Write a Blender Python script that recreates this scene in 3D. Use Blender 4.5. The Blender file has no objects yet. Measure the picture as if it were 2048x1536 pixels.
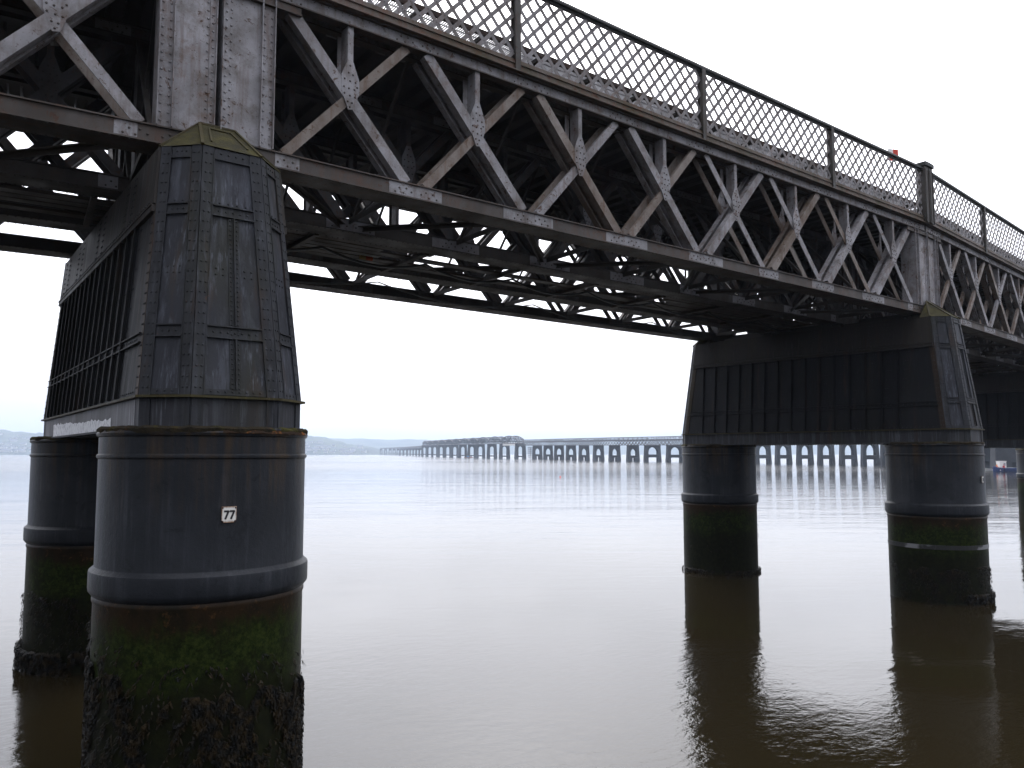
import bpy, math, random
from mathutils import Vector, Matrix
random.seed(7)
R = math.radians
scene = bpy.context.scene
col = scene.collection
# ------------------------------------------------------------------ camera
YAW, PITCH, FPX = R(37.2281), R(4.4678), 1565.4166
CAM = Vector((-3.3877, -11.8523, 4.5133))
FH = Vector((math.sin(YAW), math.cos(YAW), 0)); RT = Vector((math.cos(YAW), -math.sin(YAW), 0)); UPZ = Vector((0, 0, 1))
FWD = FH*math.cos(PITCH)+UPZ*math.sin(PITCH); UPV = UPZ*math.cos(PITCH)-FH*math.sin(PITCH)
cd = bpy.data.cameras.new('camera'); cam = bpy.data.objects.new('camera', cd); col.objects.link(cam)
m = Matrix.Identity(4)
for i in range(3): m[i][0] = RT[i]; m[i][1] = UPV[i]; m[i][2] = -FWD[i]; m[i][3] = CAM[i]
cam.matrix_world = m
cd.sensor_width = 36; cd.lens = 36*FPX/2048; cd.shift_y = 16.69/2048; cd.clip_start = .1; cd.clip_end = 30000
scene.camera = cam
# ------------------------------------------------------------------ sky, sun, exposure
SUN_EL, SUN_AZ = R(48), YAW+R(6); SKY_GLOW = 2.0
w = bpy.data.worlds.new('World'); scene.world = w; w.use_nodes = True
nt = w.node_tree; nt.nodes.clear()
sky = nt.nodes.new('ShaderNodeTexSky'); sky.sky_type = 'NISHITA'; sky.sun_disc = False
sky.sun_elevation = SUN_EL; sky.sun_rotation = SUN_AZ; sky.air_density = 1.0; sky.dust_density = 4.0; sky.ozone_density = 1.0; sky.altitude = 0
hs = nt.nodes.new('ShaderNodeHueSaturation'); hs.inputs['Saturation'].default_value = .22
mx = nt.nodes.new('ShaderNodeMix'); mx.data_type = 'RGBA'; mx.inputs[0].default_value = .45   # share of the cloud sheet over the clear sky
mx.inputs[7].default_value = (8.0, 8.05, 9.0, 1)
bg = nt.nodes.new('ShaderNodeBackground'); bg.inputs[1].default_value = .15
wo = nt.nodes.new('ShaderNodeOutputWorld')
nt.links.new(sky.outputs[0], hs.inputs['Color']); nt.links.new(hs.outputs[0], mx.inputs[6])
tc = nt.nodes.new('ShaderNodeTexCoord'); dt = nt.nodes.new('ShaderNodeVectorMath'); dt.operation = 'DOT_PRODUCT'
dt.inputs[1].default_value = (math.sin(SUN_AZ)*math.cos(SUN_EL), math.cos(SUN_AZ)*math.cos(SUN_EL), math.sin(SUN_EL))
mr = nt.nodes.new('ShaderNodeMapRange'); mr.interpolation_type = 'SMOOTHSTEP'   # veiled sun: the cloud sheet glows broadly round it
mr.inputs[1].default_value = -.8; mr.inputs[2].default_value = 1.0; mr.inputs[3].default_value = .55; mr.inputs[4].default_value = SKY_GLOW
vm = nt.nodes.new('ShaderNodeVectorMath'); vm.operation = 'SCALE'
nt.links.new(tc.outputs['Generated'], dt.inputs[0]); nt.links.new(dt.outputs['Value'], mr.inputs[0]); 
sx_ = nt.nodes.new('ShaderNodeSeparateXYZ'); nt.links.new(tc.outputs['Generated'], sx_.inputs[0])
ze = nt.nodes.new('ShaderNodeMapRange'); ze.inputs[1].default_value = 0; ze.inputs[2].default_value = 1; ze.inputs[3].default_value = .40; ze.inputs[4].default_value = 1.30   # overcast sky: three times brighter overhead than at the horizon
mm = nt.nodes.new('ShaderNodeMath'); mm.operation = 'MULTIPLY'; nt.links.new(sx_.outputs[2], ze.inputs[0]); nt.links.new(ze.outputs[0], mm.inputs[0]); nt.links.new(mr.outputs[0], mm.inputs[1])
cn = nt.nodes.new('ShaderNodeTexNoise'); cn.inputs['Scale'].default_value = 2.2; cn.inputs['Detail'].default_value = 6; cn.inputs['Roughness'].default_value = .55
cmp_ = nt.nodes.new('ShaderNodeMapping'); cmp_.inputs['Scale'].default_value = (1, 1, 5); nt.links.new(tc.outputs['Generated'], cmp_.inputs[0]); nt.links.new(cmp_.outputs[0], cn.inputs['Vector'])
cr = nt.nodes.new('ShaderNodeMapRange'); cr.inputs[1].default_value = .35; cr.inputs[2].default_value = .65; cr.inputs[3].default_value = .86; cr.inputs[4].default_value = 1.14
m2 = nt.nodes.new('ShaderNodeMath'); m2.operation = 'MULTIPLY'; nt.links.new(cn.outputs[0], cr.inputs[0]); nt.links.new(cr.outputs[0], m2.inputs[0]); nt.links.new(mm.outputs[0], m2.inputs[1])
nt.links.new(m2.outputs[0], vm.inputs['Scale'])
nt.links.new(mx.outputs[2], vm.inputs[0]); nt.links.new(vm.outputs[0], bg.inputs[0]); nt.links.new(bg.outputs[0], wo.inputs[0])
sd = bpy.data.lights.new('sun', 'SUN'); sd.energy = .6; sd.angle = R(25); sd.color = (1, .96, .9)
so = bpy.data.objects.new('sun', sd); col.objects.link(so)
sdir = Vector((math.sin(SUN_AZ)*math.cos(SUN_EL), math.cos(SUN_AZ)*math.cos(SUN_EL), math.sin(SUN_EL)))
so.rotation_euler = sdir.to_track_quat('Z', 'Y').to_euler(); so.location = (0, 0, 60)
vs = scene.view_settings; vs.view_transform = 'Standard'; vs.look = 'None'; vs.gamma = 1; vs.use_curve_mapping = False
vs.exposure = .8
scene.render.engine = 'CYCLES'
cy = scene.cycles
cy.max_bounces = 6; cy.diffuse_bounces = 3; cy.glossy_bounces = 3; cy.transmission_bounces = 2; cy.volume_bounces = 1; cy.transparent_max_bounces = 6
cy.use_denoising = True; cy.caustics_reflective = False; cy.caustics_refractive = False; cy.sample_clamp_indirect = 6
HAZE = 2.2e-4

# ------------------------------------------------------------------ material helpers
class NT:
    def __init__(s, name):
        s.m = bpy.data.materials.new(name); s.m.use_nodes = True; s.t = s.m.node_tree; s.t.nodes.clear()
        s.out = s.n('ShaderNodeOutputMaterial'); s.p = s.n('ShaderNodeBsdfPrincipled'); s.l(s.p.outputs[0], s.out.inputs[0])
    def n(s, k, **kw):
        x = s.t.nodes.new(k)
        for a, b in kw.items(): setattr(x, a, b)
        return x
    def l(s, a, b): s.t.links.new(a, b)
    def pos(s):
        return s.n('ShaderNodeNewGeometry').outputs['Position']
    def noise(s, scale, detail=4, rough=.55, vec=None, sc=None, dist=0):
        x = s.n('ShaderNodeTexNoise'); x.inputs['Scale'].default_value = scale; x.inputs['Detail'].default_value = detail
        x.inputs['Roughness'].default_value = rough; x.inputs['Distortion'].default_value = dist
        v = vec or s.pos()
        if sc:
            mp = s.n('ShaderNodeMapping'); mp.inputs['Scale'].default_value = sc; s.l(v, mp.inputs[0]); v = mp.outputs[0]
        s.l(v, x.inputs['Vector']); return x.outputs[0]
    def ramp(s, f, lo, hi, a=0., b=1., smooth=False):
        x = s.n('ShaderNodeMapRange'); x.inputs[1].default_value = lo; x.inputs[2].default_value = hi
        x.inputs[3].default_value = a; x.inputs[4].default_value = b
        if smooth: x.interpolation_type = 'SMOOTHSTEP'
        s.l(f, x.inputs[0]); return x.outputs[0]
    def mix(s, f, a, b):
        x = s.n('ShaderNodeMix', data_type='RGBA')
        if isinstance(f, (int, float)): x.inputs[0].default_value = f
        else: s.l(f, x.inputs[0])
        for v, i in ((a, 6), (b, 7)):
            if isinstance(v, tuple): x.inputs[i].default_value = (*v, 1) if len(v) == 3 else v
            else: s.l(v, x.inputs[i])
        return x.outputs[2]
    def math(s, op, a, b=0.):
        x = s.n('ShaderNodeMath', operation=op)
        for v, i in ((a, 0), (b, 1)):
            if isinstance(v, (int, float)): x.inputs[i].default_value = v
            else: s.l(v, x.inputs[i])
        return x.outputs[0]
    def xyz(s, v=None):
        x = s.n('ShaderNodeSeparateXYZ'); s.l(v or s.pos(), x.inputs[0]); return x.outputs
    def fin(s, c, rough=.6, spec=.3, bump=None, bstr=.3, bdist=.01, metal=0.):
        if isinstance(c, tuple): s.p.inputs['Base Color'].default_value = (*c, 1)
        else: s.l(c, s.p.inputs['Base Color'])
        if isinstance(rough, (int, float)): s.p.inputs['Roughness'].default_value = rough
        else: s.l(rough, s.p.inputs['Roughness'])
        s.p.inputs['Specular IOR Level'].default_value = spec; s.p.inputs['Metallic'].default_value = metal
        if bump is not None:
            b = s.n('ShaderNodeBump'); b.inputs['Strength'].default_value = bstr; b.inputs['Distance'].default_value = bdist
            s.l(bump, b.inputs['Height']); s.l(b.outputs[0], s.p.inputs['Normal'])
        return s.m

def paint_mat(name, a, b, rust=.6, streak=.5, rustcol=(.085, .036, .016), dirt=(.055, .045, .035), dirtamt=.5):
    """weathered bridge paint: cloudy tone, vertical run marks, rust scabs"""
    k = NT(name)
    big = k.noise(1.1, 5, .6); c = k.mix(k.ramp(big, .35, .65), a, b)
    run = k.noise(1.0, 5, .65, sc=(9, 9, .7)); c = k.mix(k.math('MULTIPLY', k.ramp(run, .5, .72), streak), c, rustcol)
    grime = k.noise(2.3, 8, .7); c = k.mix(k.math('MULTIPLY', k.ramp(grime, .48, .7), dirtamt), c, dirt)
    area = k.ramp(k.noise(.7, 4, .6), .42, .62)
    scab = k.noise(4.2, 9, .74, dist=.5); edge = k.ramp(scab, .50, .60); c = k.mix(k.math('MULTIPLY', k.math('MULTIPLY', edge, area), rust*.55), c, tuple(x*1.25 for x in rustcol))
    scab2 = k.noise(5.5, 9, .74, dist=.6); core = k.ramp(scab2, .585, .615); c = k.mix(k.math('MULTIPLY', core, rust*.9), c, tuple(x*.7 for x in rustcol))
    spk = k.noise(26, 3, .6); c = k.mix(k.math('MULTIPLY', k.ramp(spk, .64, .70), rust*.7), c, tuple(x*.5 for x in rustcol))
    return k.fin(c, k.ramp(grime, .3, .7, .5, .8), .25, k.noise(14, 6, .7), .25, .01)

M = {}
M['paint'] = paint_mat('grey_bridge_paint', (.32, .315, .33), (.165, .16, .165), 1.0, .6, rustcol=(.092, .046, .024), dirt=(.075, .06, .045), dirtamt=.75)
M['paint_light'] = paint_mat('fresh_grey_paint', (.29, .29, .305), (.17, .167, .17), .8, .45, dirtamt=.7)
M['paint_rusty'] = paint_mat('rust_stained_paint', (.22, .195, .175), (.125, .10, .082), 1.0, .8, rustcol=(.10, .05, .025), dirt=(.085, .06, .042), dirtamt=.9)
M['chord'] = paint_mat('brown_grey_paint', (.085, .076, .070), (.046, .039, .034), .8, .5)
M['shaded_paint'] = paint_mat('shade_toned_grey_paint', (.075, .073, .075), (.035, .033, .033), .7, .4, dirt=(.02, .018, .016), dirtamt=.7)  # girder paint darkened in its colour for the shade inside the truss
M['shaded_pale'] = paint_mat('shade_toned_pale_paint', (.19, .19, .205), (.12, .12, .13), .5, .3, dirtamt=.5)  # pale plates part-darkened in colour for the shade behind the front girder
M['shaded_chord'] = paint_mat('shade_toned_chord_paint', (.042, .037, .034), (.022, .02, .018), .6, .4, rustcol=(.045, .026, .015), dirt=(.018, .015, .012))  # chord paint with the under-deck shade put into its colour
M['timber'] = paint_mat('old_timber', (.04, .030, .022), (.02, .016, .012), .2, .3)
M['cornice'] = paint_mat('rusty_cornice', (.12, .095, .08), (.07, .058, .038), .95, .75, rustcol=(.10, .034, .014), dirt=(.045, .048, .022), dirtamt=.65)
M['rail'] = paint_mat('dark_green_rail', (.026, .032, .03), (.018, .02, .02), .2, .15)
M['post'] = paint_mat('dark_post_paint', (.060, .056, .052), (.035, .034, .028), .7, .5, rustcol=(.06, .028, .014))
M['lattice'] = paint_mat('lattice_paint', (.25, .24, .245), (.15, .14, .135), .6, .35)
M['dark_under'] = paint_mat('dark_underside', (.035, .03, .026), (.022, .02, .018), .5, .4, rustcol=(.04, .024, .014))  # dark brown-grey tone for deck, bearings, brackets and lower bracing
M['deck_beam'] = paint_mat('rust_beam', (.05, .032, .026), (.03, .02, .017), .6, .6)

def pier_mat(name, base, light, rusty=.35, olive=.3, zlo=4.8):
    k = NT(name)
    c = k.mix(k.ramp(k.noise(.9, 5, .6), .35, .65), base, tuple(x*.62 for x in base))
    run = k.noise(1.0, 6, .68, sc=(7, 7, .45)); c = k.mix(k.math('MULTIPLY', k.ramp(run, .5, .7), .8), c, light)
    run2 = k.noise(1.0, 5, .65, sc=(4.3, 4.3, .3)); c = k.mix(k.math('MULTIPLY', k.ramp(run2, .56, .72), rusty), c, (.055, .028, .014))
    ol = k.noise(.8, 5, .6, sc=(1.6, 1.6, .35)); c = k.mix(k.math('MULTIPLY', k.ramp(ol, .5, .68), olive), c, (.034, .034, .012))
    scab = k.noise(3.6, 8, .72, dist=.8); c = k.mix(k.math('MULTIPLY', k.ramp(scab, .66, .69), rusty), c, (.085, .03, .012))
    fine = k.noise(1., 4, .6, sc=(24, 24, 1.1)); c = k.mix(k.math('MULTIPLY', k.math('MULTIPLY', k.ramp(fine, .54, .70), k.ramp(k.noise(1.3, 4, .6), .42, .6)), .65), c, tuple(min(1, x*1.7) for x in light))
    crack = k.noise(6, 6, .75, dist=2.0); c = k.mix(k.math('MULTIPLY', k.ramp(crack, .60, .63), .45), c, tuple(x*.35 for x in base))
    return k.fin(c, k.ramp(run, .3, .7, .5, .75), .16, k.noise(11, 7, .7), .3, .012)
M['pier'] = pier_mat('black_pier_paint', (.025, .0265, .030), (.050, .053, .062), .5, .3)
M['pier_panel'] = pier_mat('pier_panel_paint', (.031, .033, .040), (.078, .083, .10), .5, .3)
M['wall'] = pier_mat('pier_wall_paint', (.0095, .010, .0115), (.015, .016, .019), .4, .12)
M['wall_strip'] = pier_mat('rusty_wall_strip', (.034, .024, .017), (.045, .034, .027), .9, .3)
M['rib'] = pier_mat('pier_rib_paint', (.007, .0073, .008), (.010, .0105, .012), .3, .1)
M['wall_top'] = pier_mat('pier_wall_top_paint', (.030, .026, .023), (.036, .032, .029), .6, .25)
M['base_band'] = pier_mat('grey_base_band', (.034, .035, .040), (.075, .078, .088), .4, .25)
M['pale_band'] = pier_mat('pale_band_grey', (.17, .17, .18), (.24, .24, .255), .4, .1)  # paler grey than the base band it covers
M['ledge'] = pier_mat('mossy_ledge', (.05, .042, .018), (.06, .05, .02), .5, .6)

k = NT('moss_cap')
c = k.mix(k.ramp(k.noise(5, 6, .65), .38, .62), (.030, .027, .012), (.056, .050, .017)); c = k.mix(k.math('MULTIPLY', k.ramp(k.noise(4, 6, .7), .46, .60), .75), c, (.026, .024, .017))
M['moss'] = k.fin(c, .9, .15, k.noise(22, 6, .7), .6, .02)

k = NT('crust')
c = k.mix(k.ramp(k.noise(5, 7, .7), .42, .6), (.028, .022, .013), (.016, .014, .010)); c = k.mix(k.math('MULTIPLY', k.ramp(k.noise(1.1, 5, .7), .5, .62), .85), c, (.055, .052, .014)); c = k.mix(k.math('MULTIPLY', k.ramp(k.noise(8, 6, .75), .6, .66), .6), c, (.07, .032, .012))
M['crust'] = k.fin(c, .95, .1, k.noise(26, 7, .75), .8, .03)
k = NT('galvanised_grating'); c = k.mix(k.ramp(k.noise(2, 4), .4, .6), (.42, .42, .44), (.30, .30, .31)); M['grating'] = k.fin(c, .5, .3)
k = NT('cast_iron_column')       # paint above the tide collar; rust, algae and weed zones left by the tide below it
z = k.xyz()[2]
wob = k.noise(1.6, 5, .6); wz = k.math('ADD', z, k.math('MULTIPLY', k.math('SUBTRACT', wob, .5), .8)); wz = k.math('ADD', wz, k.math('MULTIPLY', k.math('SUBTRACT', k.noise(1., 6, .7, sc=(9, 9, 2.2)), .5), .7))
c = k.mix(k.ramp(k.noise(.9, 5, .6), .35, .65), (.0165, .0185, .0225), (.0095, .011, .0135))
run = k.noise(1., 6, .68, sc=(7, 7, .4)); c = k.mix(k.math('MULTIPLY', k.ramp(run, .52, .74), .55), c, (.040, .044, .051))
runr = k.noise(1., 5, .65, sc=(5, 5, .25)); c = k.mix(k.math('MULTIPLY', k.math('MULTIPLY', k.ramp(runr, .46, .62), .9), k.ramp(wz, 3.6, 4.7)), c, (.048, .030, .013))
fine = k.noise(1., 4, .6, sc=(20, 20, .9)); c = k.mix(k.math('MULTIPLY', k.math('MULTIPLY', k.ramp(fine, .54, .70), k.ramp(k.noise(1.1, 4, .6), .46, .62)), .4), c, (.055, .060, .068))
big2 = k.noise(1.7, 6, .68, dist=.4); c = k.mix(k.math('MULTIPLY', k.ramp(big2, .44, .62), .6), c, (.010, .0115, .014))
blo = k.noise(2.4, 7, .7, dist=.7); c = k.mix(k.math('MULTIPLY', k.ramp(blo, .58, .63), .75), c, (.007, .008, .010))
low = k.mix(k.ramp(k.noise(3, 6, .7), .4, .65), (.026, .016, .009), (.013, .011, .007))
low = k.mix(k.math('MULTIPLY', k.ramp(k.noise(7, 6, .75), .58, .66), .5), low, (.12, .06, .02))
green = k.mix(k.ramp(k.noise(13, 8, .8), .42, .58), (.0085, .0135, .0045), (.030, .042, .010)); green = k.mix(k.math('MULTIPLY', k.ramp(k.noise(3.5, 6, .75), .48, .60), .75), green, (.009, .010, .005))
low = k.mix(k.ramp(wz, 2.45, 2.1, smooth=True), low, green)
dk = k.mix(k.ramp(k.noise(8, 6, .7), .4, .6), (.007, .008, .004), (.013, .014, .006))
low = k.mix(k.ramp(wz, 1.8, 1.3, smooth=True), low, dk)
c = k.mix(k.ramp(z, 2.60, 2.59), c, low)
M['column'] = k.fin(c, .42, .3, k.noise(9, 8, .75), .45, .02); k.l(k.ramp(z, 2.55, 2.6, .05, .14), k.p.inputs['Specular IOR Level'])

k = NT('seaweed')
oi = k.n('ShaderNodeTexNoise'); oi.inputs['Scale'].default_value = 9; k.l(k.pos(), oi.inputs['Vector'])
c = k.mix(k.ramp(oi.outputs[0], .42, .66), (.0025, .0026, .002), (.017, .011, .0035))
M['weed'] = k.fin(c, .55, .12)
k = NT('orange_rust'); c = k.mix(k.ramp(k.noise(7, 8, .75), .52, .62), (.022, .014, .009), (.16, .062, .017)); M['rust'] = k.fin(c, .9, .1, k.noise(30, 5, .7), .6, .02)
k = NT('white_paint_patch'); c = k.mix(k.ramp(k.noise(11, 6, .7), .5, .62), (.80, .80, .81), (.42, .42, .44)); M['white_patch'] = k.fin(c, .5, .3)
k = NT('steel_strap'); c = k.mix(k.ramp(k.noise(1.3, 3, .5), .50, .56), (.014, .014, .013), (.16, .16, .165)); M['strap'] = k.fin(c, .5, .3)
k = NT('enamel_white'); oc = k.xyz(k.n('ShaderNodeTexCoord').outputs['Object'])
ed = k.math('MAXIMUM', k.math('ABSOLUTE', oc[0]), k.math('ABSOLUTE', oc[2])); ed = k.math('ADD', ed, k.math('MULTIPLY', k.math('SUBTRACT', k.noise(30, 5, .7), .5), .05))
c = k.mix(k.ramp(ed, .078, .102), (.66, .65, .60), (.22, .11, .045)); M['enamel'] = k.fin(c, .3, .5)
M['ink'] = NT('black_enamel').fin((.012, .012, .014), .4, .4)
M['bolt'] = NT('rusty_bolt').fin((.035, .012, .007), .8, .2)
def flat(n, c, r=.6, s=.3): M[n] = NT(n).fin(c, r, s)
flat('red_paint', (.55, .045, .02)); flat('white_paint', (.78, .77, .75)); flat('orange_tape', (.42, .07, .015)); flat('yellow_tape', (.38, .24, .05))
flat('cable', (.012, .012, .012), .5); flat('boat_blue', (.022, .05, .19), .35, .5); flat('skin', (.42, .25, .18)); flat('hi_vis_orange', (.75, .16, .02), .7); flat('hi_vis_yellow', (.6, .55, .06), .7)
flat('red_jacket', (.5, .03, .04), .8); flat('navy', (.012, .015, .035), .8); flat('dinghy', (.38, .38, .38)); flat('grey_trim', (.3, .31, .33)); flat('window_glass', (.02, .025, .03), .1, .6)
flat('helmet_white', (.75, .75, .72), .4); flat('roof_slate', (.10, .10, .115), .8); flat('house_wall', (.40, .39, .37), .8); flat('sheeting', (.8, .8, .78), .7); flat('barge_blue', (.05, .14, .3)); flat('barge_rust', (.16, .06, .04))
k = NT('far_masonry'); c = k.mix(k.ramp(k.noise(.35, 5, .6), .35, .65), (.045, .047, .052), (.028, .029, .033)); M['far_pier'] = k.fin(c, .8, .2)
k = NT('far_ironwork'); c = k.mix(k.ramp(k.noise(.5, 5, .6), .35, .65), (.14, .14, .145), (.10, .10, .10)); M['far_iron'] = k.fin(c, .7, .2)
flat('far_lattice', (.27, .27, .28), .6)

k = NT('hillside')
p = k.noise(.010, 6, .65); q = k.noise(.03, 5, .7)
c = k.mix(k.ramp(p, .42, .6), (.055, .068, .045), (.022, .030, .024)); c = k.mix(k.math('MULTIPLY', k.ramp(q, .55, .66), .6), c, (.10, .098, .08))
M['hill'] = k.fin(c, .95, .05)

k = NT('estuary_water')
pp = k.pos()
patch = k.noise(.15, 4, .6, sc=(1, 1, 1), dist=.4)
patch2 = k.noise(.02, 3, .55, sc=(1.0, 2.2, 1))
w1 = k.noise(1., 4, .6, sc=(2.6, 4.2, 1), dist=.3)
w2 = k.noise(1., 3, .55, sc=(.55, .95, 1), dist=.5)
w3 = k.noise(1., 4, .6, sc=(9, 13, 1), dist=.2)
def dotv(v):
    x = k.n('ShaderNodeVectorMath', operation='DOT_PRODUCT'); k.l(pp, x.inputs[0]); x.inputs[1].default_value = v; return x.outputs['Value']
uv = k.n('ShaderNodeCombineXYZ'); k.l(dotv(tuple(RT)), uv.inputs[0]); k.l(dotv(tuple(FH)), uv.inputs[1])
w4 = k.noise(1., 4, .6, vec=uv.outputs[0], sc=(.035, .16, 1), dist=.6)      # long low swells lying across the stream
w5 = k.noise(1., 5, .65, vec=uv.outputs[0], sc=(.16, .75, 1), dist=.5)
calm = k.ramp(k.noise(1., 5, .6, vec=uv.outputs[0], sc=(.004, .014, 1), dist=.4), .40, .60)
def dotv(v):
    x = k.n('ShaderNodeVectorMath', operation='DOT_PRODUCT'); k.l(pp, x.inputs[0]); x.inputs[1].default_value = v; return x.outputs['Value']
uv = k.n('ShaderNodeCombineXYZ'); k.l(dotv(tuple(RT)), uv.inputs[0]); k.l(dotv(tuple(FH)), uv.inputs[1])
w4 = k.noise(1., 4, .6, vec=uv.outputs[0], sc=(.035, .16, 1), dist=.6)      # long low swells lying across the stream
w5 = k.noise(1., 5, .65, vec=uv.outputs[0], sc=(.16, .75, 1), dist=.5)
calm = k.ramp(k.noise(1., 5, .6, vec=uv.outputs[0], sc=(.004, .014, 1), dist=.4), .40, .60)
h = k.math('ADD', k.math('MULTIPLY', w1, k.ramp(patch, .38, .56, .5, 2.6)), k.math('MULTIPLY', w2, k.ramp(patch2, .35, .65, .7, 1.8)))
h = k.math('ADD', h, k.math('MULTIPLY', w3, k.ramp(patch, .40, .56, .06, .5)))
dv = k.n('ShaderNodeVectorMath', operation='DISTANCE'); k.l(pp, dv.inputs[0]); dv.inputs[1].default_value = (9, -3, 0)
dv2 = k.n('ShaderNodeVectorMath', operation='DISTANCE'); k.l(pp, dv2.inputs[0]); dv2.inputs[1].default_value = (2.0, -2.5, 0)
stream = k.ramp(dv2.outputs['Value'], 3, 14, 1.6, .26, smooth=True)
eddy = k.ramp(dv.outputs['Value'], 30, 200, 1.0, .085, smooth=True)       # broken water round the piers, smoother mid-river
h = k.math('ADD', k.math('MULTIPLY', w1, k.ramp(patch, .34, .60, .8, 1.9)), k.math('MULTIPLY', w3, k.ramp(patch, .36, .60, .12, .42)))
h = k.math('ADD', k.math('MULTIPLY', h, stream), k.math('MULTIPLY', w2, k.ramp(patch2, .35, .65, .9, 2.2)))
h = k.math('MULTIPLY', k.math('MULTIPLY', h, eddy), k.math('ADD', k.math('MULTIPLY', calm, .65), .35))
near = k.ramp(dv.outputs['Value'], 14, 45, .12, 1.)
mid = k.math('MULTIPLY', near, k.ramp(dv.outputs['Value'], 120, 320, 7.0, 0.))
h = k.math('ADD', h, k.math('MULTIPLY', w4, mid))
h = k.math('ADD', h, k.math('MULTIPLY', w5, k.math('MULTIPLY', near, k.ramp(dv.outputs['Value'], 60, 180, 1.6, 0.))))
swell = k.math('ADD', k.math('MULTIPLY', calm, .8), .2)
h = k.math('ADD', h, k.math('MULTIPLY', swell, k.math('ADD', k.math('MULTIPLY', w4, 3.0), k.math('MULTIPLY', w5, 1.0))))
ct = k.noise(1., 3, .5, sc=(.10, .16, 1), dist=1.2)      # seams where currents meet: thin raised lines
seam = k.ramp(k.math('ABSOLUTE', k.math('SUBTRACT', ct, .5)), .0, .012, 1., 0.)
h = k.math('ADD', h, k.math('MULTIPLY', seam, .10))
k.fin((.0140, .0105, .0045), .02, .5, h, 1., .009)
k.p.inputs['IOR'].default_value = 1.33
k.l(k.math('MULTIPLY', k.ramp(dv.outputs['Value'], 60, 260, .02, .155), k.ramp(calm, 0, 1, .75, 1.)), k.p.inputs['Roughness'])   # waves too small to see far off act as roughness
M['water'] = k.m

# ------------------------------------------------------------------ mesh helpers
class MB:
    def __init__(s): s.v = []; s.f = []
    def add(s, vs, fs):
        o = len(s.v); s.v += [tuple(x) for x in vs]; s.f += [tuple(i+o for i in f) for f in fs]
    def hexa(s, a, b):           # two matching quads
        s.add(list(a)+list(b), [(3, 2, 1, 0), (4, 5, 6, 7), (0, 1, 5, 4), (1, 2, 6, 5), (2, 3, 7, 6), (3, 0, 4, 7)])
    def box(s, x0, x1, y0, y1, z0, z1):
        s.hexa([(x0, y0, z0), (x1, y0, z0), (x1, y1, z0), (x0, y1, z0)], [(x0, y0, z1), (x1, y0, z1), (x1, y1, z1), (x0, y1, z1)])
    def bar(s, a, b, wv, dv):    # straight bar a->b with half-width vectors
        a, b, wv, dv = map(Vector, (a, b, wv, dv))
        s.hexa([a-wv-dv, a+wv-dv, a+wv+dv, a-wv+dv], [b-wv-dv, b+wv-dv, b+wv+dv, b-wv+dv])
    def prism(s, poly, ext):     # polygon of 3D points extruded by a vector
        e = Vector(ext); n = len(poly); a = [Vector(p) for p in poly]; b = [p+e for p in a]
        s.add(a+b, [tuple(range(n-1, -1, -1)), tuple(range(n, 2*n))]+[(i, (i+1) % n, n+(i+1) % n, n+i) for i in range(n)])
    def lathe(s, prof, cx=0, cy=0, n=64, ang=None):
        o = len(s.v)
        for r, z in prof:
            for i in range(n):
                t = 2*math.pi*i/n; s.v.append((cx+r*math.cos(t), cy+r*math.sin(t), z))
        for j in range(len(prof)-1):
            for i in range(n):
                i2 = (i+1) % n; s.f.append((o+j*n+i, o+j*n+i2, o+(j+1)*n+i2, o+(j+1)*n+i))
    def tube(s, pts, r, n=6):
        o = len(s.v); N = len(pts); pts = [Vector(p) for p in pts]
        for i, p in enumerate(pts):
            t = (pts[min(i+1, N-1)]-pts[max(i-1, 0)]).normalized()
            u = t.cross(Vector((0, 0, 1)));
            if u.length < 1e-3: u = t.cross(Vector((1, 0, 0)))
            u.normalize(); v = t.cross(u)
            rr = r[i] if isinstance(r, (list, tuple)) else r
            for k_ in range(n):
                a = 2*math.pi*k_/n; s.v.append(tuple(p+u*rr*math.cos(a)+v*rr*math.sin(a)))
        for i in range(N-1):
            for k_ in range(n):
                k2 = (k_+1) % n; s.f.append((o+i*n+k_, o+i*n+k2, o+(i+1)*n+k2, o+(i+1)*n+k_))
        s.f.append(tuple(o+k_ for k_ in range(n))); s.f.append(tuple(o+(N-1)*n+k_ for k_ in range(n-1, -1, -1)))
    def rivet(s, p, nrm, r=.02, h=None):
        p, nrm = Vector(p), Vector(nrm).normalized(); h = h or r*.75
        u = nrm.cross(Vector((0, 0, 1)))
        if u.length < .1: u = nrm.cross(Vector((1, 0, 0)))
        u.normalize(); v = nrm.cross(u); o = len(s.v)
        for rr, hh in ((1, -.002), (.72, h*.75)):
            for k_ in range(6):
                a = math.pi*k_/3; s.v.append(tuple(p+u*r*rr*math.cos(a)+v*r*rr*math.sin(a)+nrm*hh))
        s.v.append(tuple(p+nrm*h))
        for k_ in range(6):
            k2 = (k_+1) % 6; s.f.append((o+k_, o+k2, o+6+k2, o+6+k_)); s.f.append((o+6+k_, o+6+k2, o+12))
    def build(s, name, mat, parent=None, smooth=False, **props):
        me = bpy.data.meshes.new(name); me.from_pydata(s.v, [], s.f); me.update()
        mats = mat if isinstance(mat, list) else [mat]
        for x in mats: me.materials.append(M[x] if isinstance(x, str) else x)
        if smooth:
            me.polygons.foreach_set('use_smooth', [True]*len(me.polygons))
            try: me.set_sharp_from_angle(angle=R(35))
            except Exception: pass
        o = bpy.data.objects.new(name, me); col.objects.link(o)
        if parent: o.parent = parent
        for a, b in props.items(): o[a] = b
        return o
def empty(name, loc, rz=0, label=None, cat=None, group=None, kind=None):
    o = bpy.data.objects.new(name, None); col.objects.link(o); o.location = loc; o.rotation_euler = (0, 0, rz); o.empty_display_size = .3
    return tag(o, label, cat, group, kind)
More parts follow.
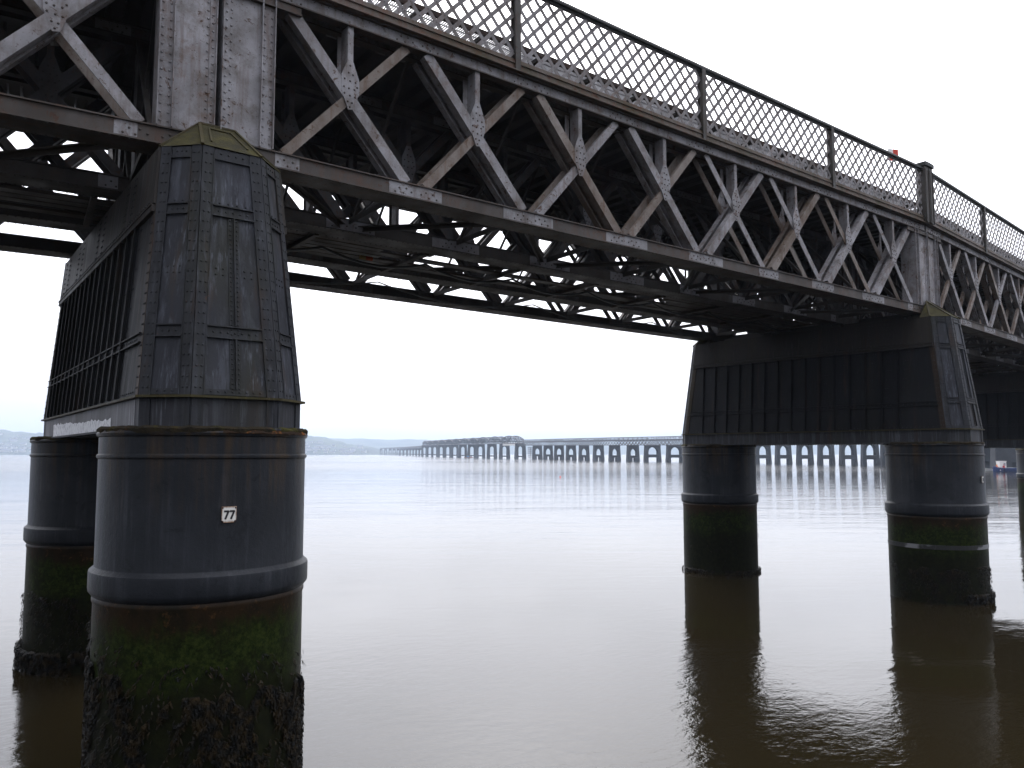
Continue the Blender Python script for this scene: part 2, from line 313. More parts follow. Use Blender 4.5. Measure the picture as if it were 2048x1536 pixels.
def tag(o, label=None, cat=None, group=None, kind=None):
    for a, b in (('label', label), ('category', cat), ('group', group), ('kind', kind)):
        if b: o[a] = b
    return o
def copy_tree(o, parent=None):
    c = o.copy(); col.objects.link(c); c.parent = parent
    for ch in CH.get(o.name, []) if False else [x for x in o.children]: copy_tree(ch, c)
    return c
CH = {}
def quick(fn, name, mat, parent=None, **kw):
    b = MB(); fn(b); return b.build(name, mat, parent, **kw)

# ------------------------------------------------------------------ bridge layout: pier bases (near column), chord headings, pier axes
S, LEN, BEND = 7.92, 22.5577, R(5.1313)
N77 = Vector((0, 0, 0)); N78 = Vector((LEN, 0, 0))
H0, H1, H2, H3 = -BEND, 0.0, BEND, R(6.0)
N79 = N78+Vector((math.cos(H2), math.sin(H2), 0))*LEN; N80 = N79+Vector((math.cos(H3), math.sin(H3), 0))*LEN
N76 = N77-Vector((math.cos(H0), math.sin(H0), 0))*LEN

# ================================================================== SETTING
HAZ = 7000
wb = MB(); g = 60
wb.add([(-HAZ, -HAZ, 0), (HAZ, -HAZ, 0), (HAZ, HAZ, 0), (-HAZ, HAZ, 0)], [(0, 1, 2, 3)])
wb.build('water', 'water', kind='structure')

def world(lat, dep, z=0): return Vector((CAM.x, CAM.y, 0))+RT*lat+FH*dep+UPZ*z
def vnoise(x, seed=0):
    def h(i): return random.Random(i*7919+seed*104729).random()
    i = math.floor(x); f = x-i; f = f*f*(3-2*f); return h(i)*(1-f)+h(i+1)*f
def hill(name, prof, dep, depth_len, seed, nx=150, ny=14):
    """prof: list of (lateral m, ridge height m); front shore at depth dep, ridge at dep+depth_len"""
    b = MB(); l0, l1 = prof[0][0], prof[-1][0]
    def ridge(l):
        for (a, ha), (c_, hc) in zip(prof, prof[1:]):
            if a <= l <= c_:
                t = (l-a)/(c_-a); t = t*t*(3-2*t); return ha+(hc-ha)*t
        return prof[-1][1]
    hts = {}
    for j in range(ny+1):
        v = j/ny
        for i in range(nx+1):
            l = l0+(l1-l0)*i/nx
            sh = 60*(vnoise(l/170, seed)-.5)+25*(vnoise(l/50, seed+1)-.5)
            f = (math.sin(min(v*1.25, 1)*math.pi/2))**1.15 if v < .8 else 1-(v-.8)*2.2
            z = ridge(l)*f*(1+.10*(vnoise(l/120+v*3, seed+2)-.5)+.05*(vnoise(l/25+v*9, seed+3)-.5))+(6*(vnoise(l/14, seed+5)-.5)*f if v > .3 else 0)-(.6 if j == 0 else 0)
            d = dep+sh*(1-v)+depth_len*v
            b.v.append(tuple(world(l*d/dep, d, z))); hts[(i, j)] = b.v[-1]
    for j in range(ny):
        for i in range(nx):
            a = j*(nx+1)+i; b.f.append((a, a+1, a+nx+2, a+nx+1))
    b.build(name, 'hill', kind='structure', smooth=True)
    return hts
near_h = hill('headland', [(-2100, 80), (-1760, 104), (-1560, 92), (-1200, 90), (-760, 88), (-640, 72), (-520, 40), (-400, 14), (-300, 2), (-250, -3)], 2600, 800, 3)
far_h = hill('far_hills', [(-2600, 40), (-1900, 95), (-1200, 104), (-600, 92), (0, 82), (700, 96), (1200, 78), (1900, 86), (2600, 60), (3200, 50)], 3900, 1200, 11)

# ================================================================== NEAR BRIDGE: piers
def col_profile(zbot=-1.5):
    return [(1.40, zbot), (1.40, 2.50), (1.416, 2.53), (1.416, 2.56), (1.40, 2.595), (1.42, 2.605), (1.462, 2.66), (1.468, 2.70), (1.468, 2.91), (1.462, 2.935), (1.405, 2.985), (1.40, 3.0),
            (1.40, 4.44), (1.418, 4.452), (1.425, 4.475), (1.418, 4.498), (1.40, 4.51), (1.40, 4.735), (1.424, 4.75), (1.434, 4.785), (1.41, 4.83), (1.33, 4.855), (.02, 4.86)]
def weed_mb(cy_, zone, n, seed, rad=1.40, a0=0, a1=2*math.pi, size=1.0):
    """bladder wrack: small bent blades hanging from the iron; zone(angle)->top z"""
    b = MB(); rnd = random.Random(seed)
    for _ in range(n):
        a = rnd.uniform(a0, a1); zt_ = zone(a); z = zt_*(1-rnd.random()**1.6*1.0)
        z = z if z > .02 else rnd.uniform(.02, .2)
        if vnoise(a*7+z*2.3, seed+31)*.6+vnoise(a*19-z*6, seed+32)*.4 < .34+.25*rnd.random()*(1 if size == 1 else .2): continue
        nrm = Vector((math.cos(a), math.sin(a), 0)); tan = Vector((-math.sin(a), math.cos(a), 0))
        p = nrm*rad+Vector((0, cy_, z)); L_ = rnd.uniform(.035, .10)*size; w_ = rnd.uniform(.006, .015)*size; out = rnd.uniform(.015, .055)*size; sd_ = rnd.uniform(-.05, .05)*size
        q = p+nrm*out+tan*sd_*.5-UPZ*L_*.35; r_ = p+nrm*(out*rnd.uniform(.7, 1.3))+tan*sd_-UPZ*L_
        tw = (tan+nrm*rnd.uniform(-.7, .7)).normalized()*w_
        b.add([p-tw*.5, p+tw*.5, q+tw, q-tw, r_+tw*.6, r_-tw*.6], [(0, 1, 2, 3), (3, 2, 4, 5)])
    return b
# pier body plan (x across the pier, y along its axis; near column at 0, far column at S)
def plan(t):                      # t 0 = ledge level (z 5.27), 1 = top (z 8.8)
    fx, fy, ox, oy = .58+(.40-.58)*t, 1.27+(.80-1.27)*t, 1.10+(.83-1.10)*t, .78+(.37-.78)*t
    return [(-ox, -oy), (-fx, -fy), (fx, -fy), (ox, -oy), (ox, S+oy), (fx, S+fy), (-fx, S+fy), (-ox, S+oy)]
ZL, ZT = 5.27, 8.80
def at(t, k_):                    # corner k at height t
    x, y = plan(t)[k_]; return Vector((x, y, ZL+(ZT-ZL)*t))
def tz(z_): return (z_-ZL)/(ZT-ZL)
def face_frame(k_):
    a, b = at(0, k_), at(0, (k_+1) % 8); c_ = at(1, k_); ex = (b-a).normalized(); up = (c_-a); n = ex.cross(up).normalized()
    return n
def on_face(k_, u, t):            # u 0..1 across face k, t height
    return at(t, k_).lerp(at(t, (k_+1) % 8), u)
def plate(b, k_, u0, u1, t0, t1, th, off=0.):   # plate lying on face k between metres-from-edges; u in metres if negative means from the far edge
    n = face_frame(k_)
    def P(u, t):
        W = (at(t, (k_+1) % 8)-at(t, k_)); L_ = W.length
        uu = u if u >= 0 else L_+u
        return at(t, k_)+W.normalized()*uu
    q = [P(u0, t0), P(u1, t0), P(u1, t1), P(u0, t1)]
    b.hexa([p+n*(off-.002) for p in q], [p+n*(off+th) for p in q])
def rivet_line(b, k_, u, t0, t1, step, off, r=.017, du=0.):
    n = face_frame(k_); L_ = (t1-t0)*(ZT-ZL); N = max(2, int(L_/step))
    for i in range(N+1):
        t = t0+(t1-t0)*(i+.5)/(N+1)
        W = (at(t, (k_+1) % 8)-at(t, k_)); uu = (u if u >= 0 else W.length+u)+(du if i % 2 else 0)
        b.rivet(at(t, k_)+W.normalized()*uu+n*off, n, r)
def rivet_row(b, k_, t, u0, u1, step, off, r=.017):
    n = face_frame(k_); W = (at(t, (k_+1) % 8)-at(t, k_)); L_ = W.length; a = u0 if u0 >= 0 else L_+u0; e = u1 if u1 > 0 else L_+u1
    N = max(1, int((e-a)/step))
    for i in range(N+1): b.rivet(at(t, k_)+W.normalized()*(a+(e-a)*(i+.5)/(N+1))+n*off, n, r)

def make_pier(detail=True):
    root = empty('bridge_pier', (0, 0, 0))
    for j, cy_ in enumerate((0, S)):
        b = MB(); b.lathe(col_profile(), 0, cy_, 72); c_ = b.build('column', 'column', root, smooth=True)
        # crusty moss rim on the shoulder of the column
        b = MB(); rnd = random.Random(40+j); n = 140; o = 0
        rr = [1.385+.03*vnoise(i*.35, 5+j)+.02*vnoise(i*1.3, 8+j) for i in range(n)]
        for r_off, zz in ((-.25, 4.862), (-.01, 4.866), (.020, 4.835), (.012, 4.800)):
            for i in range(n):
                a = 2*math.pi*i/n; r_ = rr[i]+r_off; b.v.append((r_*math.cos(a), cy_+r_*math.sin(a), zz+(.022*vnoise(i*1.7, 3+j)-.005 if zz > 4.81 else -.03*vnoise(i*.9, 9+j))))
        for q in range(3):
            for i in range(n): i2 = (i+1) % n; b.f.append((q*n+i, q*n+i2, (q+1)*n+i2, (q+1)*n+i))
        b.build('moss_rim', 'crust', c_)
    # body shell
    b = MB(); p0 = [at(0, i) for i in range(8)]; p1 = [at(1, i) for i in range(8)]
    b.add(p0+p1, [(i, (i+1) % 8, 8+(i+1) % 8, 8+i) for i in (0, 1, 2, 4, 5, 6)]+[tuple(range(7, -1, -1)), tuple(range(8, 16))])
    b.build('end_panel', 'pier_panel', root)
    for k_ in (3, 7):
        b = MB(); q = [at(0, k_), at(0, (k_+1) % 8), at(tz(7.98), (k_+1) % 8), at(tz(7.98), k_)]; b.add(q, [(0, 1, 2, 3)]); b.build('wall_plate', 'wall', root)
        b = MB(); plate(b, k_, .0, -.0001, tz(7.96), 1, .045); b.build('top_plate', 'wall_top', root)
        for i in range(15):       # stiffening ribs: T-bars up the wall
            y = .6+.521*i; u = (y+.78) if k_ == 3 else (S+.78-y)
            b = MB(); n = face_frame(k_)
            def P(uu, t):
                yb = at(0, k_).y+(1 if k_ == 3 else -1)*uu; A = at(t, k_); return Vector((A.x, yb, A.z))
            for (h0, h1, w_) in ((0, .055, .012), (.0, .008, .05)):
                q = [P(u-w_, .005), P(u+w_, .005), P(u+w_, tz(7.95)), P(u-w_, tz(7.95))]; b.hexa([x+n*(h0-.001) for x in q], [x+n*h1 for x in q])
            b.build('stiffener', 'rib', root)
        b = MB(); plate(b, k_, .1, -.1, tz(6.0), tz(6.12), .014); plate(b, k_, .1, -.1, tz(6.115), tz(6.13), .05); plate(b, k_, .1, -.1, tz(5.99), tz(6.005), .05); b.build('wall_band', 'wall', root)
        b = MB(); plate(b, k_, .02, -.02, tz(7.84), tz(7.93), .06); plate(b, k_, .02, -.02, tz(7.925), tz(7.945), .075); b.build('wall_band', 'wall_top', root)
    # corner angle strips, bands and mullion
    for k_ in range(8):
        is_wall = k_ in (3, 7)
        for side in (0, 1):
            b = MB(); wd = .15
            if side == 0: plate(b, k_, 0., wd, 0, 1, .016)
            else: plate(b, k_, -wd, -.0001, 0, 1, .016)
            if not is_wall:       # thin upstanding edge of the angle iron
                if side == 0: plate(b, k_, wd, wd+.014, 0, .985, .026)
                else: plate(b, k_, -wd-.014, -wd, 0, .985, .026)
            b.build('corner_strip', 'wall_strip' if is_wall else 'pier', root)
        if not is_wall:
            wd = .164
            for z0, z1 in ((7.80, 7.93), (6.07, 6.21)):
                b = MB(); plate(b, k_, wd, -wd, tz(z0), tz(z1), .012); plate(b, k_, wd, -wd, tz(z1), tz(z1+.018), .04); plate(b, k_, wd, -wd, tz(z0-.018), tz(z0), .04); b.build('cross_band', 'pier', root)
            b = MB(); plate(b, k_, wd, -wd, tz(8.64), .995, .012); plate(b, k_, wd, -wd, tz(8.62), tz(8.64), .03); b.build('cross_band', 'pier', root)
            b = MB(); plate(b, k_, wd, -wd, .004, tz(5.36), .014); b.build('cross_band', 'pier', root)
    for k_ in (1, 5):
        b = MB(); n = face_frame(k_)
        def Q(u, t): return on_face(k_, .5, t)+(at(t, k_+1)-at(t, k_)).normalized()*u
        for (t0, t1) in ((.026, tz(6.05)), (tz(6.23), tz(7.78))):
            b = MB()
            for u0, u1, h_ in ((-.075, .075, .012), (-.007, .007, .055)):
                q = [Q(u0, t0), Q(u1, t0), Q(u1, t1), Q(u0, t1)]; b.hexa([x-n*.001 for x in q], [x+n*h_ for x in q])
            b.build('mullion', 'pier', root)
    # base band and ledge
    def ring(b, off, z0, z1):
        pl = plan(0); cx, cyy = 0, S/2; a = []
        for (x, y) in pl:
            sx = 1 if x > 0 else -1; sy = 1 if y > cyy else -1
            a.append((x+sx*off*(1 if abs(x) > .8 else .45), y+sy*off, 0))
        b.prism([(x, y, z0) for x, y, _ in a], (0, 0, z1-z0))
    b = MB(); ring(b, -.01, 4.862, 5.243); b.build('base_band', 'base_band', root)
    b = MB(); ring(b, .055, 5.243, 5.275); b.build('ledge', 'ledge', root)
    b = MB(); ring(b, .035, 4.83, 4.858); b.build('bottom_flange', 'base_band', root)
    pl = plan(0)
    for k_ in (0, 1, 2, 4, 5, 6):
        a = Vector((*pl[k_], 0)); e = Vector((*pl[(k_+1) % 8], 0)); d = (e-a).normalized(); n = Vector((d.y, -d.x, 0)); L_ = (e-a).length
        for u in (.085, L_-.085):
            b = MB(); p_ = a+d*u; b.hexa([p_-d*.075-n*.02+UPZ*4.865, p_+d*.075-n*.02+UPZ*4.865, p_+d*.075+n*.006+UPZ*4.865, p_-d*.075+n*.006+UPZ*4.865],
                               [p_-d*.075-n*.02+UPZ*5.24, p_+d*.075-n*.02+UPZ*5.24, p_+d*.075+n*.006+UPZ*5.24, p_-d*.075+n*.006+UPZ*5.24]); b.build('joint_cover', 'pier', root)
    # sloping caps at both ends
    for sgn, y0 in ((1, 0), (-1, S)):
        def F(x, y, z_): return (x, y0+sgn*y, z_)
        b = MB(); zb_ = 8.805; e = .03
        v = [F(-.83-e, -.37, zb_), F(-.40-e*.4, -.80-e, zb_), F(.40+e*.4, -.80-e, zb_), F(.83+e, -.37, zb_), F(.83+e, -.06, zb_), F(-.83-e, -.06, zb_), F(-.26, -.07, 9.40), F(.26, -.07, 9.40)]
        b.add(v, [(0, 1, 6), (1, 2, 7, 6), (2, 3, 7), (3, 4, 7), (5, 0, 6), (4, 5, 6, 7), (5, 4, 3, 2, 1, 0)])
        cap = b.build('cap', 'moss', root)
        b = MB()
        for i, j in ((0, 6), (1, 6), (2, 7), (3, 7), (6, 7)):
            A, B = Vector(v[i]), Vector(v[j]); d = (B-A).normalized(); s_ = d.cross(UPZ).normalized(); u_ = s_.cross(d)
            b.bar(A+u_*.005, B+u_*.005, s_*.022, u_*.016)
        b.build('cap_edge', 'ledge', cap)
        b = MB()                   # raised border round the front field
        A, B, D, C_ = Vector(v[1]), Vector(v[2]), Vector(v[6]), Vector(v[7]); n = (B-A).cross(D-A).normalized()
        if n.z < 0: n = -n
        ctr = (A+B+C_+D)/4; inn = [ctr+(p_-ctr)*.62 for p_ in (A, B, C_, D)]
        for i in range(4):
            p_, q_ = inn[i], inn[(i+1) % 4]; d = (q_-p_).normalized(); s_ = d.cross(n)
            if i: b.bar(p_, q_, s_*.012, n*.02)
        b.build('cap_border', 'ledge', cap)
    # rivets
    b = MB()
    for k_ in range(8):
        wall = k_ in (3, 7)
        for u in (.05, .115):
            rivet_line(b, k_, u, .01, .99, .145, .016); rivet_line(b, k_, -u, .01, .99, .145, .016)
        if not wall:
            for t in (tz(7.865), tz(6.14), tz(5.33), tz(8.72)): rivet_row(b, k_, t, .2, -.2, .105, .013)
            for t in (tz(7.30), tz(6.98), tz(7.04)): pass
            for dz in (0, .09): rivet_row(b, k_, tz(6.95+dz), .2, -.2, .11, .0)
            rivet_row(b, k_, tz(7.99), .2, -.2, .14, .0)
        else:
            for uu in (.45, .95, 2.2, 2.7, 4.4, 4.9, 6.8, 7.3):
                for du in (0, .09): rivet_line(b, k_, uu+du, tz(8.0), .985, .12, .045)
            rivet_row(b, k_, tz(8.02), .2, -.2, .12, .045); rivet_row(b, k_, tz(6.06), .3, -.3, .13, .014); rivet_row(b, k_, tz(5.33), .3, -.3, .13, 0)
            for i in range(15):
                u = .6+.521*i+.78
                if k_ == 7: u = S+1.56-u
                rivet_line(b, k_, u+.035, .01, tz(7.9), .30, .008, .014); rivet_line(b, k_, u-.035, .01, tz(7.9), .30, .008, .014)
    for k_ in (1, 5):
        for u in (-.045, .045):
            for i in range(36):
                t = .03+.69*i/36; n = face_frame(k_); b.rivet(on_face(k_, .5, t)+(at(t, k_+1)-at(t, k_)).normalized()*u+n*.012, n, .015)
    for i in range(60):            # under the bottom flange of the beam between the columns
        for x in (-1.05, 1.05): b.rivet((x, 1.3+i*(S-2.6)/59, 4.83), (0, 0, -1), .022)
    b.build('rivet', 'pier', root, kind='stuff')
    for y0, y1 in ((.6, 5.0), (5.5, S-.6)):
        b = MB(); b.box(-.34, .34, y0, y1, 8.802, 8.962); b.build('sill_beam', 'dark_under', root)
    # bearing blocks carrying the four girders
    for q in range(4):
        b = MB(); y = .16+2.6*q
        b.box(-.7, .7, y-.22, y+.22, 8.802, 8.88); b.box(-.55, .55, y-.16, y+.16, 8.88, 8.965); b.build('bearing', 'dark_under', root)
    return root

pier77 = make_pier()
tag(pier77, 'big dark iron pier in the left foreground carrying the white 77 plate', 'bridge pier', 'twin-column piers of the near bridge')
piers = [pier77]
for loc, rz, lab in ((N78, BEND, 'dark twin-column pier right of centre with ribbed wall and metal strap'),
                     (N79, R(5.55), 'ribbed pier wall in deep shade behind the second pier at the right edge'),
                     (N80, R(6.0), 'pier at the right edge showing one pale lit column beside the blue boat')):
    c_ = copy_tree(pier77); c_.location = loc; c_.rotation_euler = (0, 0, rz); c_['label'] = lab; piers.append(c_)
def cols(p): return [x for x in p.children if x.name.startswith('column')]
def zone77n(a):
    return .95+.38*vnoise(a*3.1, 1)+.35*vnoise(a*9, 2)+(.42 if math.cos(a-math.pi) > .7 else 0)
def front(lo, hi): return dict(a0=R(lo), a1=R(hi))
c77 = cols(pier77); c78 = cols(piers[1])
weed_mb(0, zone77n, 30000, 3, **front(150, 390)).build('seaweed', 'weed', c77[0], kind='stuff')
weed_mb(0, lambda a: zone77n(a)+.42, 1500, 4, **front(150, 390)).build('seaweed', 'weed', c77[0], kind='stuff')
b = weed_mb(S, lambda a: .42+.1*vnoise(a*5, 3), 3500, 5, rad=1.45, size=1.6, **front(150, 390)); b.build('seaweed', 'weed', c77[1], kind='stuff')
weed_mb(S, lambda a: 1.45+.25*vnoise(a*6, 3), 2600, 6, **front(150, 390)).build('seaweed', 'weed', c77[1], kind='stuff')
weed_mb(0, lambda a: .95+.25*vnoise(a*6, 4), 3800, 7, **front(130, 400)).build('seaweed', 'weed', c78[0], kind='stuff')
weed_mb(0, lambda a: .32, 1500, 17, rad=1.43, size=1.5, **front(230, 400)).build('seaweed', 'weed', c78[0], kind='stuff')
weed_mb(S, lambda a: .16, 1300, 8, rad=1.43, size=1.3, **front(130, 400)).build('seaweed', 'weed', c78[1], kind='stuff')
weed_mb(S, lambda a: 1.9+.2*vnoise(a*5, 4), 260, 18, **front(130, 400)).build('seaweed', 'weed', c78[1], kind='stuff')
b = MB(); b.lathe([(1.40, 1.62), (1.412, 1.62), (1.412, 1.75), (1.40, 1.75)], 0, 0, 72); b.build('strap', 'strap', piers[1])
# torn crust and orange rust under the rim of the 77 column, white paint daub on its beam
b = MB(); n = 40
for i in range(n+1):
    a = R(262)+R(62)*i/n
    for r_, z_ in ((1.412, 4.835-.012*vnoise(i*.9, 1)), (1.440, 4.80-.03*vnoise(i*.8, 2)), (1.437, 4.770+.012*vnoise(i*.7, 3))): b.v.append((r_*math.cos(a), r_*math.sin(a), z_))
for i in range(n):
    for q in range(2): b.f.append((i*3+q, i*3+3+q, i*3+4+q, i*3+1+q))
b.build('rust_flakes', 'rust', pier77)
b = MB(); b.box(-1.0945, -1.092, -.55, S+.45, 4.866, 5.236); b.build('pale_band_sheet', 'pale_band', pier77)  # thin pale grey sheet over one wall side of the base band
b = MB(); n = 60; x = -1.0985
top = [4.985+.09*(i/n)+.05*vnoise(i*.7, 4)+.03*vnoise(i*2.1, 5) for i in range(n+1)]
for i in range(n+1):
    y = 1.0+6.1*i/n; b.v += [(x-.003, y, 4.866), (x-.003, y, min(top[i]-.0, 5.2)), (x, y, 4.866)]
for i in range(n): b.f.append((i*3, i*3+3, i*3+4, i*3+1))
b.build('paint_daub', 'white_patch', pier77)

# number plates screwed to the near columns
def digit(b, ch, x0, z0, wd, ht, y):
    def st(pts, t=.013):
        for (ax, az), (bx, bz) in zip(pts, pts[1:]):
            A = Vector((x0+ax*wd, y, z0+az*ht)); B = Vector((x0+bx*wd, y, z0+bz*ht)); d = (B-A).normalized(); s_ = Vector((-d.z, 0, d.x))
            b.bar(A-d*t*.5, B+d*t*.5, s_*t, Vector((0, .0018, 0)))
    if ch == '7': st([(0, 1), (1, 1), (.25, 0)], .0125)
    if ch == '8':
        for cz, rx, rz_ in ((.74, .42, .24), (.26, .5, .26)):
            st([(.5+rx*math.cos(t*math.pi/5), cz+rz_*math.sin(t*math.pi/5)) for t in range(11)], .011)
def number_plate(pier_loc, rz, txt, label):
    d = Vector((-.095, -1.44, 0)).normalized(); ang = math.atan2(d.x, -d.y)
    base = Matrix.Rotation(rz, 4, 'Z')
    p_ = pier_loc+(base @ (d*1.408))
    t = empty('number_plate', (p_.x, p_.y, 3.72), rz-ang, label, 'sign')
    b = MB(); W, H_ = .097, .104; c_ = .03
    b.prism([(-W, -.008, -H_), (W*.55, -.008, -H_), (W*.62, -.008, -H_+c_), (W, -.008, -H_+c_), (W*1.03, -.008, H_), (-W*1.03, -.008, H_)] if False else
            [(-W*.72, -.01, -H_), (W*.66, -.01, -H_), (W*.72, -.01, -H_+.022), (W*.98, -.01, -H_+.030), (W*1.02, -.01, H_), (-W*1.0, -.01, H_), (-W*.98, -.01, -H_+.03), (-W*.76, -.01, -H_+.02)], (0, .008, 0))
    b.build('plate', 'enamel', t)
    for i, ch in enumerate(txt):
        b = MB(); digit(b, ch, -.062+i*.075, -.055, .052, .098, -.0125); b.build('numeral', 'ink', t)
    for sx, sz in ((-.085, .088), (.085, .085), (-.082, -.088), (.082, -.086)):
        b = MB(); b.rivet((sx, -.010, sz), (0, -1, 0), .013, .012); b.build('bolt', 'bolt', t)
number_plate(N77, 0, '77', 'small white enamel number plate reading 77 on the left foreground column')
number_plate(N78, BEND, '78', 'small white number plate seen edge-on at the right side of the second pier column')

# ================================================================== NEAR BRIDGE: lattice girders
PW = .8445; BAY = (LEN-2*PW)/8; ZB, ZTP = 9.256, 11.72; YF = -.045; GW = .42
def node(i): return PW+BAY*i
def make_girder():
    root = empty('lattice_girder', (0, 0, 0))
    a, e = .06, LEN-.06
    # bottom chord: trough of two webs, lips and flange plate
    b = MB()
    for y0, y1 in ((0, .02), (GW-.02, GW)): b.box(a, e, y0, y1, 8.995, 9.235)
    b.box(a, e, -.035, .10, 9.235, 9.256); b.box(a, e, GW-.10, GW+.035, 9.235, 9.256); b.build('bottom_chord', 'chord', root)
    b = MB(); b.box(a, e, -.075, GW+.075, 8.972, 8.995); b.build('flange_plate', 'chord', root)
    # top chord
    b = MB()
    for y0, y1 in ((0, .02), (GW-.02, GW)): b.box(a, e, y0, y1, 11.742, 11.94)
    b.build('top_chord', 'paint', root)
    b = MB(); b.box(a, e, -.055, .12, ZTP, 11.742); b.box(a, e, GW-.12, GW+.055, ZTP, 11.742); b.box(a, e, -.06, GW+.06, 11.94, 11.962); b.build('flange_plate', 'chord', root)
    # pale repainted splice plates at the nodes
    for i in range(9):
        x = node(i); x0, x1 = max(x-.55, .95), min(x+.55, LEN-.95)
        if x1 > x0:
            b = MB(); b.box(x0+random.uniform(-.15, .15), x1+random.uniform(-.15, .2), -.006, -.0005, 9.0, 9.233); b.build('splice_plate', 'paint_light', root)
            b = MB(); b.box(x0+random.uniform(-.15, .15), x1+random.uniform(-.1, .3), -.006, -.0005, 11.744, 11.938); b.build('splice_plate', 'paint_light', root)
    for i in range(8):
        xa, xb = node(i), node(i+1); e_ = .20
        left = i < 4
        down = ((xa+e_, ZTP), (xb-e_, ZB)); up = ((xa+e_, ZB), (xb-e_, ZTP))
        comp, tens = (down, up) if left else (up, down)
        (ax, az), (bx, bz) = comp; d = Vector((bx-ax, 0, bz-az)).normalized(); s_ = Vector((-d.z, 0, d.x))
        b = MB()                                     # channel strut: face plate with returns, one at each side of the girder
        A, B = Vector((ax, 0, az)), Vector((bx, 0, bz))
        b.bar(A+Vector((0, -.004, 0)), B+Vector((0, -.004, 0)), s_*.098, Vector((0, .008, 0)))
        for sg in (1, -1): b.bar(A+s_*sg*.091+Vector((0, .075, 0)), B+s_*sg*.091+Vector((0, .075, 0)), s_*.008, Vector((0, .072, 0)))
        b.bar(A+Vector((0, GW-.004, 0)), B+Vector((0, GW-.004, 0)), s_*.098, Vector((0, .008, 0)))
        for sg in (1, -1): b.bar(A+s_*sg*.091+Vector((0, GW-.08, 0)), B+s_*sg*.091+Vector((0, GW-.08, 0)), s_*.008, Vector((0, .072, 0)))
        b.build('diagonal', 'paint_rusty' if i in (2, 5) else 'paint', root)
        (ax, az), (bx, bz) = tens; d = Vector((bx-ax, 0, bz-az)).normalized(); s_ = Vector((-d.z, 0, d.x)); A, B = Vector((ax, 0, az)), Vector((bx, 0, bz))
        for y in (.026, GW-.035):
            b = MB(); b.bar(A+Vector((0, y, 0)), B+Vector((0, y, 0)), s_*.082, Vector((0, .011, 0))); b.bar(A+s_*.075+Vector((0, y+.045, 0)), B+s_*.075+Vector((0, y+.045, 0)), s_*.007, Vector((0, .034, 0)))
            b.build('diagonal', 'paint_rusty' if i in (0, 1, 3, 6) or y > .1 else 'paint', root)
        xm, zm = (xa+xb)/2, (ZB+ZTP)/2
        for y in (-.016, GW+.006):
            b = MB(); b.prism([(xm-.055, y, zm+.62), (xm+.055, y, zm+.62), (xm+.165, y, zm+.33), (xm+.175, y, zm+.12), (xm+.07, y, zm-.20), (xm-.03, y, zm-.22), (xm-.15, y, zm+.08), (xm-.16, y, zm+.36)][::-1], (0, .011, 0)); b.build('gusset_plate', 'paint_light' if i in (1, 3, 4) else 'paint', root)
        b = MB(); b.bar((xm, -.006, zm+.5), (xm, -.006, ZTP), (.05, 0, 0), (0, .008, 0)); b.bar((xm-.045, .12, zm+.3), (xm-.05, .12, ZTP), (.006, 0, 0), (0, .12, 0)); b.bar((xm, GW-.01, zm+.5), (xm, GW-.01, ZTP), (.05, 0, 0), (0, .008, 0))
        b.build('hanger', 'paint', root)
    # end posts: plated boxes with angle irons and stiffener
    for x0, x1, mir in ((.05, PW, False), (LEN-PW, LEN-.05, True)):
        b = MB(); b.box(x0, x1, .0, .016, ZB, ZTP); b.box(x0, x0+.016, .016, GW, ZB, ZTP); b.box(x1-.016, x1, .016, GW, ZB, ZTP); b.box(x0+.017, x1-.017, GW-.016, GW, ZB, ZTP)
        post = b.build('end_post', 'paint', root)
        b = MB(); W = x1-x0
        def bx(u0, u1, y0, y1):
            (p_, q_) = (x0+u0, x0+u1) if not mir else (x1-u1, x1-u0); b.box(p_, q_, y0, y1, ZB+.002, ZTP-.002)
        bx(.0, .09, -.012, -.001); bx(W-.20, W-.012, -.012, -.001); bx(W-.215, W-.20, -.075, -.001); bx(W-.012, W, -.075, -.001); bx(-.012, 0., -.05, .05)
        b.build('angle_iron', 'paint', post)
        b = MB()
        xs = [x0+.045, x0+W-.16, x0+W-.05] if not mir else [x1-.045, x1-W+.16, x1-W+.05]
        for x in xs:
            for i in range(19): b.rivet((x, -.012, ZB+.09+i*.128), (0, -1, 0), .02)
        for i in range(19): b.rivet(((x0+.12) if not mir else x1-.12, -.0, ZB+.15+i*.128), (0, -1, 0), .02)
        b.build('rivet', 'paint', post, kind='stuff')
        b = MB(); xa_, xb_ = (x0, x1+.42) if not mir else (x0-.42, x1)
        b.prism([(xa_, -.03, ZTP-.13), (xb_-(.0 if not mir else 0), -.03, ZTP-.13), (xb_, -.03, ZTP-.002), (xa_, -.03, ZTP-.002)], (0, .02, 0)); b.box(xa_, xb_, -.075, GW*.5, ZTP-.15, ZTP-.131)
        b.build('stepped_plate', 'chord', root)
    # rivets on the chords and gussets
    b = MB(); N = int((e-a)/.125)
    for i in range(N):
        x = a+.06+i*.125
        b.rivet((x, -.045, 8.972), (0, 0, -1), .02); b.rivet((x, GW+.045, 8.972), (0, 0, -1), .02)
        if i % 2 == 0: b.rivet((x, -.03, ZTP), (0, 0, -1), .016)
        b.rivet((x, -.0, 11.92), (0, -1, 0), .012)
    for i in range(9):
        x = node(i)
        for dx, dz in ((-.42, .06), (-.34, .14), (-.26, .06), (-.2, .15), (-.1, .1), (.1, .1), (.2, .15), (.26, .06), (.34, .14), (.42, .06)):
            for z0, y in ((9.0, -.006), (11.742, -.006)):
                if .2 < x+dx < LEN-.2: b.rivet((x+dx, y, z0+dz), (0, -1, 0), .02)
